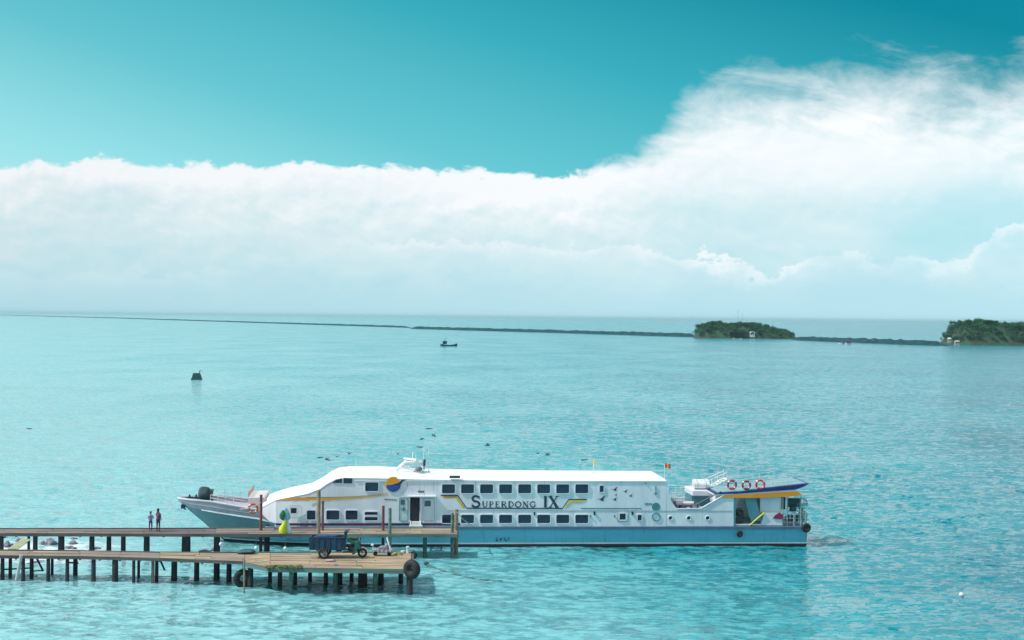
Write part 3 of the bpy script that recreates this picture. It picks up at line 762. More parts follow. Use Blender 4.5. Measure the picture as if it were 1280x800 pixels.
# forward box house ahead of the nose
x1, x2 = S(310, 630, -2.6)[0], S(326, 630, -2.6)[0]
zt = S(316, 622.5, -2.6)[1]; zb_ = S(316, 645, -2.6)[1]
MB().box(((x1 + x2) / 2 + .1, 0, (zt + zb_) / 2), (x2 - x1 + .2, 4.4, zt - zb_)).build('foredeck_locker', mat('pinkish_white_paint', (.74, .64, .66), .5), ferry, bevel=.04)
rail('wheelhouse_front_rail', [(x1, -2.1, zt), (x1, 2.1, zt)], .35, 2, .8, .02, M_ringo)
# radar mast
xm, zm = S(516, 588, 0)
mb = MB()
for sg in (-1, 1):
    mb.tube([(xm - 1.6, sg * .9, zm - .35), (xm - .5, sg * .45, zm + .62), (xm + .6, sg * .45, zm + .62), (xm + .75, sg * .9, zm - .35)], .07, 8)
    mb.tube([(xm - .9, sg * .68, zm + .25), (xm + .66, sg * .68, zm + .1)], .05, 8)
mb.box((xm + .05, 0, zm + .62), (1.1, 1.3, .07)); mb.tube([(xm, 0, zm + .62), (xm, 0, zm + 1.25)], .05, 8)
mb.tube([(xm + .65, .3, zm - .3), (xm + .8, .3, zm + 1.5)], .025, 6)
mb.build('radar_mast', M_railw, ferry)
MB().box((xm - .15, 0, zm + .80), (.2, 1.5, .12), Matrix.Rotation(R(35), 3, 'Z')).build('radar_scanner', M_railw, ferry)
x, z = S(523.5, 588, -1.0); MB().blob((x, -1.0, z + .1), (.26, .26, .18), 1, .05).build('searchlight', mat('grey_plastic', (.12, .14, .16), .5), ferry)
x, z = S(530.2, 578.5, -1.2); MB().tube([(x, -1.2, z - .5), (x, -1.2, z - .2)], .03).tube([(x, -1.2, z - .22), (x + .03, -1.2, z + .24)], .09, 8).build('horn', M_ink, ferry)
mb = MB()
for px, top, off in ((445, 575, -1.5), (536, 560, .4), (520, 566, .2), (742, 575, .5), (831, 580, -2.9)):
    x, z = S(px, top, off); zb2 = 4.6; mb.tube([(x, off, zb2), (x, off, z)], .022, 5)
mb.build('whip_antenna', M_railw, ferry)
x, z = S(831, 582.5, -2.9); fl = MB()
vs = [(x + .42 * i / 5, -2.9 + .06 * math.sin(i * 1.4), z + .22 - .04 * i * .5) for i in range(6)]; vs += [(a, b, c - .32) for a, b, c in vs]
fl.add(vs, [(i, i + 1, 7 + i, 6 + i) for i in range(5)]); fl.build('stern_roof_pennant', mat('orange_red_cloth', (.75, .20, .06), .8), ferry)
x, z = S(742, 575, .5); MB().box((x, .5, z - .1), (.25, .02, .2)).build('yellow_pennant', M_yel, ferry)
0 and rail('roof_rail', [(S(545, 590)[0], 2.6, 4.75), (S(828, 594)[0], 2.6, 4.65)], .30, 1, 2.6, .018)

def ferry_stern():
    # winged canopy : navy blade above an orange one
    L = lambda pts: [S(*p) for p in pts]
    nv = L([(893, 616.8), (925, 615.5), (960, 610.5), (1003, 605.2), (1011.5, 604.3), (1003, 609), (994, 611.8), (960, 614.2), (925, 616.8), (893, 617.6)])
    MB().prism(nv, -HB - .06, .8).build('canopy_blade', M_navy, ferry)
    tp = L([(897, 616.0), (925, 614.9), (960, 610.0), (1008, 604.6), (1008, 603.9), (960, 609.2), (925, 614.1), (897, 615.3)])
    MB().prism(tp, -HB + .10, .65).build('canopy_deck', mat('pale_teal_deck', (.22, .36, .40), .8, (.17, .30, .34), .8), ferry)
    wh = L([(893, 617.6), (960, 614.2), (994, 611.8), (1006, 618.2), (1004, 619.2), (990, 616), (930, 617.6), (893, 619.6)])
    MB().prism(wh, -HB - .02, .76).build('canopy_white_band', M_white, ferry)
    og = L([(903, 619.2), (930, 617.7), (960, 616), (997, 614), (1003, 619.2), (985, 620.8), (945, 622.4), (903, 622.2)])
    MB().prism(og, -HB - .05, .7).build('canopy_soffit_band', M_orange, ferry)
    # raked struts both sides
    st = L([(930.5, 621.5), (944.5, 621.8), (952.5, 651.5), (939, 651.5)])
    for sg in (-1, 1): MB().prism(st, sg * HB, sg * (HB - .14)).build('raked_strut', M_tealp, ferry)
    # aft deck house set back from the side
    a, b = S(921, 650), S(979, 622)
    MB().box(((a[0] + b[0]) / 2 + .4, .5, (1.38 + 3.35) / 2), (b[0] - a[0] - .8, 5.2, 3.35 - 1.38)).build('aft_deck_house', M_white, ferry)
    a, b = S(951, 656), S(978, 621.5)
    MB().box(((a[0] + b[0]) / 2, -HB + .30, (a[1] + b[1]) / 2), (b[0] - a[0], .06, b[1] - a[1])).build('side_screen', M_white, ferry)
    # dark box painted as the shaded gap under the opening, and white kerb
    a, b = S(918, 653), S(951, 648.5)
    MB().box(((a[0] + b[0]) / 2, -HB + .5, (a[1] + b[1]) / 2), (b[0] - a[0], .4, b[1] - a[1])).build('shade_box', mat('dark_green_shade', (.03, .08, .09), .6), ferry)
    a, b = S(918, 656.8), S(978, 655)
    MB().box(((a[0] + b[0]) / 2, -HB + .06, (a[1] + b[1]) / 2), (b[0] - a[0], .1, b[1] - a[1])).build('side_kerb', M_white, ferry)
    a, b = S(951, 656), S(978, 641)
    MB().prism([(a[0], a[1]), (b[0], a[1]), (b[0], b[1] - .0), (a[0] + .25, b[1])], -HB + .02, -HB + .08).build('stern_bulwark', M_white, ferry)
    a, b = S(917.2, 657), S(919.6, 622)
    MB().box(((a[0] + b[0]) / 2, -HB + .03, (a[1] + b[1]) / 2), (b[0] - a[0], .12, b[1] - a[1])).build('door_post', M_tealp, ferry)
    # stair rail
    a, b = S(937, 656.5), S(955, 641)
    MB().tube([(a[0], -HB - .03, a[1]), (b[0], -HB - .03, b[1])], .055, 6).build('boarding_ladder_rail', M_yel, ferry)
    x, z = S(954.5, 643); MB().torus((x, -HB + .15, z), .12, .05, n=14, m=6).tube([(x, -HB + .15, z - .75), (x, -HB + .15, z)], .05, 6).build('hose_reel', mat('mustard_paint', (.42, .42, .10), .6), ferry)
    # cage of rails and posts round the stern
    mb = MB(); zd = 1.40
    xs = [S(p, 640)[0] for p in (979, 984.5, 993, 1001.5, 1008)]
    zc = S(990, 621)[1]
    for i, x in enumerate(xs):
        for yy in (-HB + .12, HB - .12): mb.tube([(x, yy, zd), (x, yy, zc if i in (0, 1, 3) else zd + 1.0)], .045, 6)
    for yy in (-1.7, 0, 1.7): mb.tube([(xs[-1], yy, zd), (xs[-1], yy, zd + 1.0)], .04, 6)
    for h in (.28, .55, .8, 1.0):
        mb.tube([(xs[0], -HB + .12, zd + h), (xs[-1], -HB + .12, zd + h), (xs[-1], HB - .12, zd + h), (xs[0], HB - .12, zd + h)], .03, 6)
    mb.build('stern_rail', M_steel, ferry)
    mb = MB()
    for px, py, r1 in ((1005.5, 631, .38), (1006, 645.5, .34)):
        x, z = S(px, py); 
        for a in range(4):
            pts = [(x + r1 * math.cos(t) * math.cos(a * .785), -HB + .6 + r1 * math.cos(t) * math.sin(a * .785), z + r1 * math.sin(t)) for t in [i * math.pi / 8 for i in range(17)]]
            mb.tube(pts, .022, 5, cap=False)
        mb.torus((x, -HB + .6, z), r1, .022, 'Z', 16, 5)
        mb.tube([(x, -HB + .6, zd), (x, -HB + .6, z)], .03, 5)
    mb.build('wire_basket', mat('pale_teal_wire', (.30, .48, .50), .5), ferry)
    mb = MB(); x, z = S(981, 630); mb.box((x, -HB + .5, z), (.28, .3, .85)); x, z = S(996, 630); mb.box((x, -HB + .9, z), (.9, .3, .6)); x, z = S(996, 637.5); mb.blob((x - .1, -HB + .6, z), (.28, .2, .25), 4, .2)
    for k in range(5):
        x, z = S(987 + 3.2 * k, 650); mb.box((x, -HB + .8 + .3 * (k % 2), z), (.14, .3, .35 + .12 * (k % 3)))
    mb.build('stern_machinery', mat('dark_teal_machinery', (.03, .10, .13), .5), ferry)
    x, z = S(972.5, 645.5); MB().prism([(x - .35, z - .15), (x + .3, z - .2), (x + .36, z + .1), (x + .1, z + .28), (x - .25, z + .05)], -HB - .03, -HB + .02).build('red_mooring_cloth', mat('crimson_paint', (.30, .03, .12), .5), ferry)
    # sloping coaming and handrails from the well up to the canopy
    for dy, r_ in ((0, .05), (-4.2, .03)):
        a, b, c = S(838, 627 + dy), S(876, 635.3 + dy), S(905, 619.6 + dy)
    MB().tube([(S(876, 635.6)[0], -HB - .01, S(876, 635.6)[1]), (S(905, 619)[0], -HB - .01, S(905, 619)[1])], .05, 6).tube([(S(846, 636)[0], -HB - .01, S(846, 636)[1]), (S(876, 635.6)[0], -HB - .01, S(876, 635.6)[1])], .04, 6).build('coaming', M_white, ferry)
    a, b = S(868, 632.5), S(902, 614.5)
    MB().tube([(a[0], -HB + .12, a[1]), (b[0], -HB + .12, b[1])], .05, 6).build('sloping_handrail', mat('grey_plastic', (.12, .14, .16), .5), ferry)
    # upper deck under the open sky over the stern
    zt = S(950, 612)[1]
    xa, xb = S(905, 612)[0], S(990, 612)[0]
    za, zb3 = S(905, 616.4)[1], S(990, 606.7)[1]
    pts = [(xa, -HB + .25, za), (xa + (xb - xa) * .5, -HB + .25, (za + zb3) / 2 - .03), (xb - .3, -HB + .25, zb3 - .03)]
    rail('canopy_rail', pts, .62, 2, .9, .018)
    rail('canopy_rail', [(a_, .5, c_) for a_, b_, c_ in pts], .60, 2, 1.2, .016)
    # after upper deck fittings
    xw, _ = S(842, 630)
    rail('after_rail', [(S(842, 630)[0], HB - .3, 2.52), (S(903, 630)[0], HB - .3, 2.52)], 1.0, 3, .8, .02)
    rail('after_rail', [(S(850, 630)[0], .8, 2.52), (S(875, 630)[0], .8, 2.52)], 1.1, 3, .4, .02)
    a, b = S(866, 627, -1.5), S(889, 620.5, -1.5)
    MB().box(((a[0] + b[0]) / 2, .2, (2.52 + b[1]) / 2), (b[0] - a[0], 2.6, b[1] - 2.52)).build('engine_casing', M_tealp, ferry)
    a, b = S(866, 620.5, -1.5), S(892, 613.5, -1.5)
    MB().box(((a[0] + b[0]) / 2, .2, (a[1] + b[1]) / 2), (b[0] - a[0], 3.0, b[1] - a[1])).build('casing_top', M_white, ferry, bevel=.05)
    # stair up to the canopy deck, white
    mb = MB(); a, b = S(878, 616, 1.0), S(908, 599, 1.0)
    for i in range(9):
        t = i / 8; mb.box((a[0] + (b[0] - a[0]) * t, 1.4, a[1] + (b[1] - a[1]) * t), (.26, 1.2, .05))
    for yy in (.8, 2.0): 
        mb.tube([(a[0], yy, a[1]), (b[0], yy, b[1])], .05, 6); mb.tube([(a[0], yy, a[1] + .7), (b[0], yy, b[1] + .5)], .03, 6)
        for i in range(5): t = i / 4; mb.tube([(a[0] + (b[0] - a[0]) * t, yy, a[1] + (b[1] - a[1]) * t), (a[0] + (b[0] - a[0]) * t, yy, a[1] + (b[1] - a[1]) * t + .62)], .025, 5)
    mb.build('upper_stair', M_railw, ferry)
    mb = MB()
    for k, (px, py, off, s1) in enumerate(((842, 630, -2.2, .28), (853, 633, -2.4, .22), (858, 629.5, -1.2, .3), (868, 633, -2.6, .2), (849, 629, 0, .2))):
        x, z = S(px, py, off); mb.box((x, off, z), (s1 * 1.7, .5, s1 * 1.3), Matrix.Rotation(.3 * k, 3, 'Z'))
    mb.build('deck_gear', mat('plum_grey_gear', (.16, .12, .20), .7, (.30, .22, .26), 5), ferry)
    MB().tube([(S(848, 632)[0], -2.6, 2.9), (S(870, 632)[0], -2.6, 2.9)], .14, 8).build('rolled_awning', mat('pale_canvas', (.70, .62, .68), .8), ferry)
ferry_stern()

# ------------------------------------------------------------------ loose gear on the ferry
def life_ring(loc, label, cover, r=.27, group='life rings on the ferry', rz=YAW):
    t = empty('life_ring', loc, label, 'life ring', group, rz)
    MB().torus((0, 0, 0), r, .075, n=26, m=8).build('ring', cover, t)
    for k in range(4):
        a0 = R(45 + 90 * k); MB().torus((0, 0, 0), r, .079, n=4, m=8, arc=(a0 - .13, a0 + .13)).build('band', M_railw, t)
    return t
life_ring(W(316.5, 635.3, -3.5) - OY * .10, 'dark orange life ring hung on the white box at the foredeck', M_ringo, .29)
life_ring(W(914.3, 605.6, -3.2) - OY * .15, 'dark red life ring nearest the stair, left of the three rings over the stern', mat('dark_red_cover', (.50, .05, .05), .5), .29)
life_ring(W(932.3, 606.0, -3.2) - OY * .15, 'maroon life ring in the middle of the three rings over the stern', mat('maroon_cover', (.36, .06, .07), .5), .27)
life_ring(W(949.6, 605.3, -3.2) - OY * .15, 'bright red life ring nearest the stern tip, right of the three rings', M_red, .29)

def tyre(loc, label, R_=.33, r=.14, rz=0, tilt=0, axis='Y', rope=None):
    t = empty('tyre', loc, label, 'tyre', 'old tyres hung as fenders', rz)
    a = MB().torus((0, 0, 0), R_, r, axis, 28, 10).build('tyre_body', M_black, t, rot=(tilt, 0, 0))
    MB().torus((0, 0, 0), R_ * .72, r * .62, axis, 24, 8).build('inner_bead', mat('dull_rubber', (.05, .05, .055), .8), t, rot=(tilt, 0, 0))
    mb = MB(); mb.tube([(0, 0, R_), (0, .02, R_ + (rope or .5))], .02, 5); mb.build('rope', M_rope, t)
    return t
tyre(W(1007, 659.2) - OY * .2 + OX * .0, 'black tyre hung at the lower stern corner of the ferry', .22, .11, YAW, rope=.5)
tyre(W(924, 667) - OY * .18, 'small black tyre hung on the blue hull below the raked strut', .14, .09, YAW, rope=.45)
tyre(W(924.5, 640.5) - OY * -.1, 'black tyre hung in the opening above the deck at the ferry stern', .19, .12, YAW, rope=.5)

# raft canisters behind the stair
def canister(loc, label):
    t = empty('life_raft', loc, label, 'life raft', 'life raft canisters on the ferry', YAW)
    MB().tube([(-.55, 0, .3), (-.45, 0, .3), (.45, 0, .3), (.55, 0, .3)], .27, 14).build('shell', M_railw, t)
    for xx in (-.3, .3): MB().torus((xx, 0, .3), .275, .02, 'X', 18, 5).build('strap', M_steel, t)
    MB().box((0, 0, .02), (1.0, .4, .06)).build('cradle', M_steel, t)
canister(ORG + OX * S(874, 613, .2)[0] + OY * -.6 + Vector((0, 0, S(880, 613.5, -1.5)[1])), 'white life raft canister nearest the viewer on the casing behind the well')
canister(ORG + OX * S(878, 613, .2)[0] + OY * 1.0 + Vector((0, 0, S(880, 613.5, -1.5)[1])), 'white life raft canister on the far side of the casing, half hidden')

# ================================================================== PIERS
def quad_deck(name, label, cat, back, front, z, n_rows, plank_m, seglen=3.2, fascia_m=None, fh=.22, gap=.02, gname=None, back_m=None):
    """deck of lengthwise boards between two edge polylines given as matching point lists"""
    root = empty(name, (back[0] + front[0]) / 2, label, cat)
    o = root.location
    base = MB(); L = len(back)
    # joists and bearers under the boards
    for (b0, f0), (b1, f1) in zip(list(zip(back, front)), list(zip(back, front))[1:]):
        n = max(1, round((b1 - b0).length / 1.3))
        for i in range(n + 1):
            p, q = b0.lerp(b1, i / n), f0.lerp(f1, i / n); d = q - p
            base.box(((p + q) / 2 - o) + Vector((0, 0, -.17)), (.14, d.length - .1, .18), Matrix.Rotation(math.atan2(-d.x, d.y) if d.y > 0 else math.atan2(d.x, -d.y), 3, 'Z'))
    base.build('cross_joists', M_beam, root)
    for (b0, f0), (b1, f1) in zip(list(zip(back, front)), list(zip(back, front))[1:]):
        Ls = (b1 - b0).length; ns = max(1, round(Ls / seglen))
        for r_ in range(n_rows):
            sh = rnd.random() * .5
            for i in range(ns):
                u0, u1 = max(0, (i - sh + .25) / ns) if i else 0, min(1, (i + 1 - sh + .25) / ns) if i < ns - 1 else 1
                if u1 - u0 < .01: continue
                def P(u, v): return b0.lerp(b1, u).lerp(f0.lerp(f1, u), v) - o
                g = gap / 2
                e0 = u0 + .02 / Ls if i else u0; e1 = u1 - .02 / Ls
                va, vb = r_ / n_rows, (r_ + 1) / n_rows + (rnd.uniform(-.01, .05) / max(.5, (b0 - f0).length) * 2 if r_ == n_rows - 1 else 0); wv = (b0 - f0).length; ga = gap / wv / 2
                dz = rnd.uniform(-.02, .02)
                t = [P(e0, va + ga), P(e1, va + ga), P(e1, vb - ga), P(e0, vb - ga)]
                t = [v + Vector((0, 0, dz)) for v in t]
                mb = MB(); c = sum(t, Vector()) / 4
                mb.add([v - c for v in t] + [v - c - Vector((0, 0, .07)) for v in t], [(0, 1, 2, 3), (7, 6, 5, 4), (0, 4, 5, 1), (1, 5, 6, 2), (2, 6, 7, 3), (3, 7, 4, 0)])
                m = plank_m[rnd.randrange(len(plank_m))] if isinstance(plank_m, list) else plank_m
                mb.build('plank', m, root, c)
    for tagn, line, s_ in (('edge_beam', front, -1), ('edge_beam', back, 1)):
        for a, b in zip(line, line[1:]):
            d = b - a; c = (a + b) / 2 - o; mb = MB()
            mb.box(Vector((0, 0, 0)), (d.length, .12, fh)); 
            mb.build(tagn, (fascia_m if s_ < 0 else (back_m or fascia_m)), root, c + Vector((0, 0, -fh / 2 - .0 + (.0 if s_ < 0 else .05))) + Vector((d.y, -d.x, 0)).normalized() * (.065 if s_ < 0 else -.065), (0, 0, math.atan2(d.y, d.x)))
    return root
def pile(root, px0, px1, d_or_py, ztop, m=M_pile, zbot=-1.2, mode='py', name='pile', taper=1.06, sides=10, lean=0, edge=None):
    """pile seen between columns px0..px1 whose foot meets the water at photo row d_or_py"""
    w_ = (px1 - px0); cx = (px0 + px1) / 2
    p = atZ(cx, d_or_py, 0)
    if edge:
        ye = lerp([(q.x, q.y) for q in edge], p.x) + w_ * p.y / F / 2 - .05
        if p.y < ye: p = atY(cx, d_or_py, ye)
    p.z = 0
    r = w_ * p.y / F / 2
    o = root.location
    mb = MB(); mb.tube([(lean, 0, zbot), (lean * .5, 0, ztop * .4), (0, 0, ztop)], r * taper, sides, r2=r * .96)
    # crust of shells and weed at the tide line
    mb.torus((lean * .8, 0, .12), r * 1.02, r * .16, 'Z', 10, 5)
    return mb.build(name, m, root, (p.x - o.x, p.y - o.y, -o.z))

# ---- back walkway (behind), deck height 1.6
ZU = 1.62
bk = [atZ(-60, 661.3, ZU), atZ(180, 661.0, ZU), atZ(400, 660.2, ZU), atZ(572, 660.6, ZU)]
fr = [atZ(-60, 666.0, ZU), atZ(180, 666.6, ZU), atZ(400, 667.4, ZU), atZ(572, 667.4, ZU)]
root_u = quad_deck('pier', 'long narrow wooden pier on dark piles running alongside the ferry', 'pier', bk[:3], fr[:3], ZU, 4, [M_rplank, M_rplank, M_plank], 3.4, M_beam, .20)
# paler outer end
def add_section(root, b, f, rows_, mats, fm, fh):
    tmp = quad_deck('tmp', '', '', b, f, ZU, rows_, mats, 3.0, fm, fh)
    for ch in list(tmp.children):
        mw = Vector(ch.location) + tmp.location
        ch.parent = root; ch.location = mw - root.location
    bpy.data.objects.remove(tmp)
add_section(root_u, bk[2:], fr[2:], 4, [M_plank, M_plank, M_plank2], M_gbeam, .22)
for a, b, y in ((-1, 4.5, 695.8), (34, 37.5, 695), (41, 47, 696), (72.5, 80.5, 695.5), (111.5, 118, 696), (133, 139, 694.5), (151, 157, 696), (179.5, 187, 696), (227, 238, 696), (267, 275, 695.8), (528.5, 533.5, 696), (330, 337, 695), (420, 427, 695), (446, 451, 695)):
    pile(root_u, a, b, y, ZU - .26, M_gpile if a == 528.5 else M_pile)
# tall mooring posts standing out of it
for a, b, top, foot, m in ((324, 327.6, 618.5, 693.5, M_rpile), (395.4, 400.2, 612.5, 697.5, M_tpile), (401.5, 404.5, 626, 694, M_rpile), (476.8, 480.4, 632, 694, M_rpile), (485, 489, 635, 698.5, M_gbeam), (563, 567, 641, 697, M_gbeam), (567.5, 572.5, 636.5, 693.5, M_tpile)):
    p = atZ((a + b) / 2, foot, 0); zt = atY((a + b) / 2, top, p.y).z
    pile(root_u, a, b, foot, zt, m, name='mooring_post', taper=1.1)
# cross bracing between some piles
def brace(root, a, b, r=.06, m=M_pile, name='brace'):
    o = root.location; MB().tube([Vector(a) - o, Vector(b) - o], r, 7).build(name, m, root)

# ---- front walkway and landing platform, deck height 1.3
ZL = 1.50
bk2 = [atZ(-60, 687.4, ZL), atZ(100, 689.0, ZL), atZ(200, 690.8, ZL), atZ(306, 691.2, ZL)]
fr2 = [atZ(-60, 693.2, ZL), atZ(100, 694.8, ZL), atZ(200, 697.2, ZL), atZ(306, 701.5, ZL)]
root_l = quad_deck('jetty', 'lower wooden jetty in front, a narrow walkway widening to a sunlit loading platform', 'jetty', bk2, fr2, ZL, 4, [M_plank, M_plank, M_plank2, M_plank], 3.0, M_beam, .18)
bk3 = [atZ(306, 691.2, ZL), atZ(410, 691.0, ZL), atZ(514, 691.4, ZL)]
fr3 = [atZ(306, 702.0, ZL), atZ(400, 709.8, ZL), atZ(514, 710.8, ZL)]
fr3 = [atZ(306, 702.0, ZL), atZ(338, 708.8, ZL), atZ(514, 711.0, ZL)]; bk3 = [atZ(306, 691.2, ZL), atZ(338, 691.1, ZL), atZ(514, 691.4, ZL)]
add_section(root_l, bk3, fr3, 11, [M_plank2, M_plank2, M_plank2, M_plank], M_gbeam, .27)
end = (bk3[-1], fr3[-1]); d = end[1] - end[0]
MB().box((0, 0, 0), (.14, d.length, .26)).build('edge_beam', M_beam, root_l, (end[0] + end[1]) / 2 - root_l.location + Vector((.08, 0, -.14)), (0, 0, math.atan2(-d.x, d.y)))
EDGE_L = fr2[:-1] + fr3
for a, b, y, m in ((0.5, 5.5, 724, M_pile), (10.6, 15, 721, M_pile), (26.5, 31.2, 728, M_pile), (37, 42, 722, M_pile), (57.8, 62.6, 728, M_pile), (63.4, 67, 719, M_pile), (81, 87, 729, M_rpile), (81.6, 86.4, 728.4, M_pile), (91.3, 97, 719, M_pile), (114, 119.6, 728, M_pile),
                   (140, 147.6, 728, M_pile), (165, 169, 728, M_pile), (171.5, 175, 722, M_pile), (189, 193, 727, M_tpile), (193.6, 198, 726, M_pile), (214, 221.4, 725, M_pile), (242.5, 249, 725.5, M_pile), (267, 274.6, 725, M_pile), (283, 289.4, 727, M_pile),
                   (309.5, 316.5, 733, M_pile), (347, 352.6, 733, M_pile), (361.2, 366, 741, M_gpile), (366.4, 371.4, 731, M_pile), (404.5, 410, 732, M_pile), (422, 428, 731, M_pile), (447.5, 459, 734, M_pile), (466, 472, 741, M_gpile), (472.4, 479.6, 731, M_pile), (508, 516, 745, M_pile), (498, 504, 729, M_pile), (335, 340, 727, M_pile), (385, 390, 727, M_pile), (437, 442, 727, M_pile)):
    if (a, m) == (81, M_rpile): continue
    if m is M_tpile:
        pile(root_l, a, b, y, ZL - .2, m, edge=EDGE_L)
    else: pile(root_l, a, b, y, ZL - .22, m, edge=EDGE_L)
# post rising through the platform edge
p = atZ(419, 739, 0); pile(root_l, 416.2, 422, 739, atY(419, 705.5, p.y).z, M_gpile, name='mooring_post')
p = atZ(305, 742, 0); pile(root_l, 304, 306.2, 742, atY(305, 699, p.y).z, M_tpile, name='mooring_post')
brace(root_l, atY(46, 698, 95.5), atY(54, 714, 95.5)); brace(root_l, atY(201, 702, 94.5), atY(206, 713, 94.5)); brace(root_l, atY(38, 714, 96.5), atY(54, 713, 96.5), .045)
brace(root_l, atY(3, 712, 96), atY(38, 710, 97), .05); brace(root_l, atY(84, 703, 95), atY(98, 704, 95), .05)
brace(root_l, atY(26.5, 694, 93.6), atY(20.5, 725.5, 93.6), .10, mat('whitewashed_pole', (.50, .50, .52), .8), 'leaning_pole')
# moss on the platform edge
mb = MB()
for i in range(46):
    u = rnd.random(); q = atZ(334 + 42 * u, 707.5 + rnd.random() * 2.6, ZL)
    mb.blob(q + Vector((0, 0, .02)) - root_l.location, (.14 + .1 * rnd.random(), .22, .05), i, .3, 1)
mb.build('moss', M_moss, root_l)['kind'] = 'stuff'
# tyres on the platform
p = atZ(304.5, 722, .45); tyre(p + Vector((0, -.3, 0)), 'large worn tyre hung at the left corner of the loading platform', .38, .17, R(18), rope=.8)
p = atZ(514.5, 711, 1.25); tyre(atY(514.8, 711.5, 90.2), 'big black tyre bound to the outer front corner post of the platform', .34, .22, R(-35), rope=.3)
tyre(atY(516.8, 693.5, 97.4), 'small black tyre behind the far outer corner of the platform', .16, .10, R(-30), rope=.2)

# ================================================================== THINGS ON THE PIERS
def cargo_tricycle():
    # rear wheel contact near px 406, front wheel near px 453 ; faces right
    p = atZ(406, 696.5, ZL + .02); q = atZ(453, 697, ZL + .02)
    rz = math.atan2(q.y - p.y, q.x - p.x)
    t = empty('cargo_tricycle', p, 'blue cargo tricycle with an open tub behind a green motorcycle front, on the platform', 'cargo tricycle', rz=rz)
    wb = (q - p).length; s = p.y / F
    bluep = mat('tricycle_blue_paint', (.006, .06, .14), .6, (.006, .035, .07), 2)
    grn = mat('seafoam_green_plastic', (.03, .22, .18), .5, (.012, .09, .08), 3)
    dk = mat('dark_engine_metal', (.03, .04, .045), .5, (.06, .07, .07), 6)
    # tub with sides, open top
    x0, x1 = -18 * s, 25.5 * s; z0, z1 = .52, 1.24; wd = 1.1
    mb = MB()
    for yy in (-wd / 2, wd / 2): mb.box(((x0 + x1) / 2, yy, (z0 + z1) / 2), (x1 - x0, .05, z1 - z0))
    for xx in (x0 + .025, x1 - .025): mb.box((xx, 0, (z0 + z1) / 2), (.05, wd - .06, z1 - z0))
    mb.box(((x0 + x1) / 2, 0, z0 + .03), (x1 - x0 - .1, wd - .06, .05))
    for i in range(6): mb.box((x0 + (x1 - x0) * (i + .5) / 6, -wd / 2 - .04, (z0 + z1) / 2), (.06, .04, z1 - z0 - .05))
    mb.tube([(x0, -wd / 2 - .02, z1), (x1, -wd / 2 - .02, z1)], .035, 6)
    mb.build('cargo_tub', bluep, t)
    MB().box((x1 + .02, 0, 1.35), (.06, wd, .5)).tube([(x1 - .1, -.4, 1.2), (x1 + .28, -.4, 1.72)], .045, 6).build('headboard', bluep, t)
    MB().blob(((x0 + x1) / 2 - .2, .05, z1 - .02), (.75, .42, .14), 5, .25, 2).build('load_cover', mat('dark_blue_sheet', (.010, .05, .13), .8, (.015, .08, .19), 3, bump=.4), t)
    MB().box((.6, 0, .47), (wb * 1.35, .10, .10)).box((.0, 0, .36), (.12, wd, .12)).build('chassis', dk, t)
    def wheel(x, y, r):
        o = MB().torus((0, 0, 0), r - .06, .065, 'Y', 22, 8).build('wheel', M_black, t, (x, y, r))
        sp = MB(); sp.torus((0, 0, 0), r - .13, .02, 'Y', 20, 5)
        for k in range(8):
            a = k * math.pi / 4; sp.tube([(0, 0, 0), ((r - .13) * math.cos(a), 0, (r - .13) * math.sin(a))], .012, 4)
        sp.tube([(0, -.06, 0), (0, .06, 0)], .045, 8); sp.build('rim', M_steel, o)
    wheel(0, -wd / 2 - .02, .31); wheel(0, wd / 2 + .02, .31); wheel(wb, 0, .28)
    xf = wb
    MB().tube([(xf, -.08, .28), (xf - .22, -.08, .98)], .03, 6).tube([(xf, .08, .28), (xf - .22, .08, .98)], .03, 6).tube([(xf - .25, -.36, 1.12), (xf - .22, 0, 1.0), (xf - .25, .36, 1.12)], .022, 6).build('fork_and_handlebar', dk, t)
    MB().prism([(xf - .30, .52), (xf - .12, .60), (xf - .22, .98), (xf - .42, .96), (xf - .50, .5), (xf - .62, .2), (xf - .44, .2)], -.20, .20).build('leg_shield', grn, t, bevel=.03)
    MB().torus((xf, 0, .28), .32, .05, 'Y', 12, 6, arc=(R(20), R(150))).build('front_mudguard', mat('pink_white_plastic', (.75, .6, .62), .5), t)
    MB().prism([(x1 + .10, 1.0), (x1 + .12, 1.18), (x1 + .55, 1.02), (x1 + .95, 1.0), (x1 + .9, .84), (x1 + .4, .80)], -.17, .17).build('fuel_tank_cover', grn, t, bevel=.03)
    MB().box((x1 + .5, 0, 1.10), (.62, .28, .10)).build('seat', M_black, t, bevel=.03)
    MB().blob((x1 + .42, 0, .5), (.26, .16, .22), 2, .15).tube([(x1 + .5, -.2, .4), (x1 - .1, -.22, .34)], .05, 7).build('engine', dk, t)
    MB().box((xf - .24, 0, 1.04), (.16, .22, .18)).build('headlight', M_steel, t, bevel=.03)
cargo_tricycle()

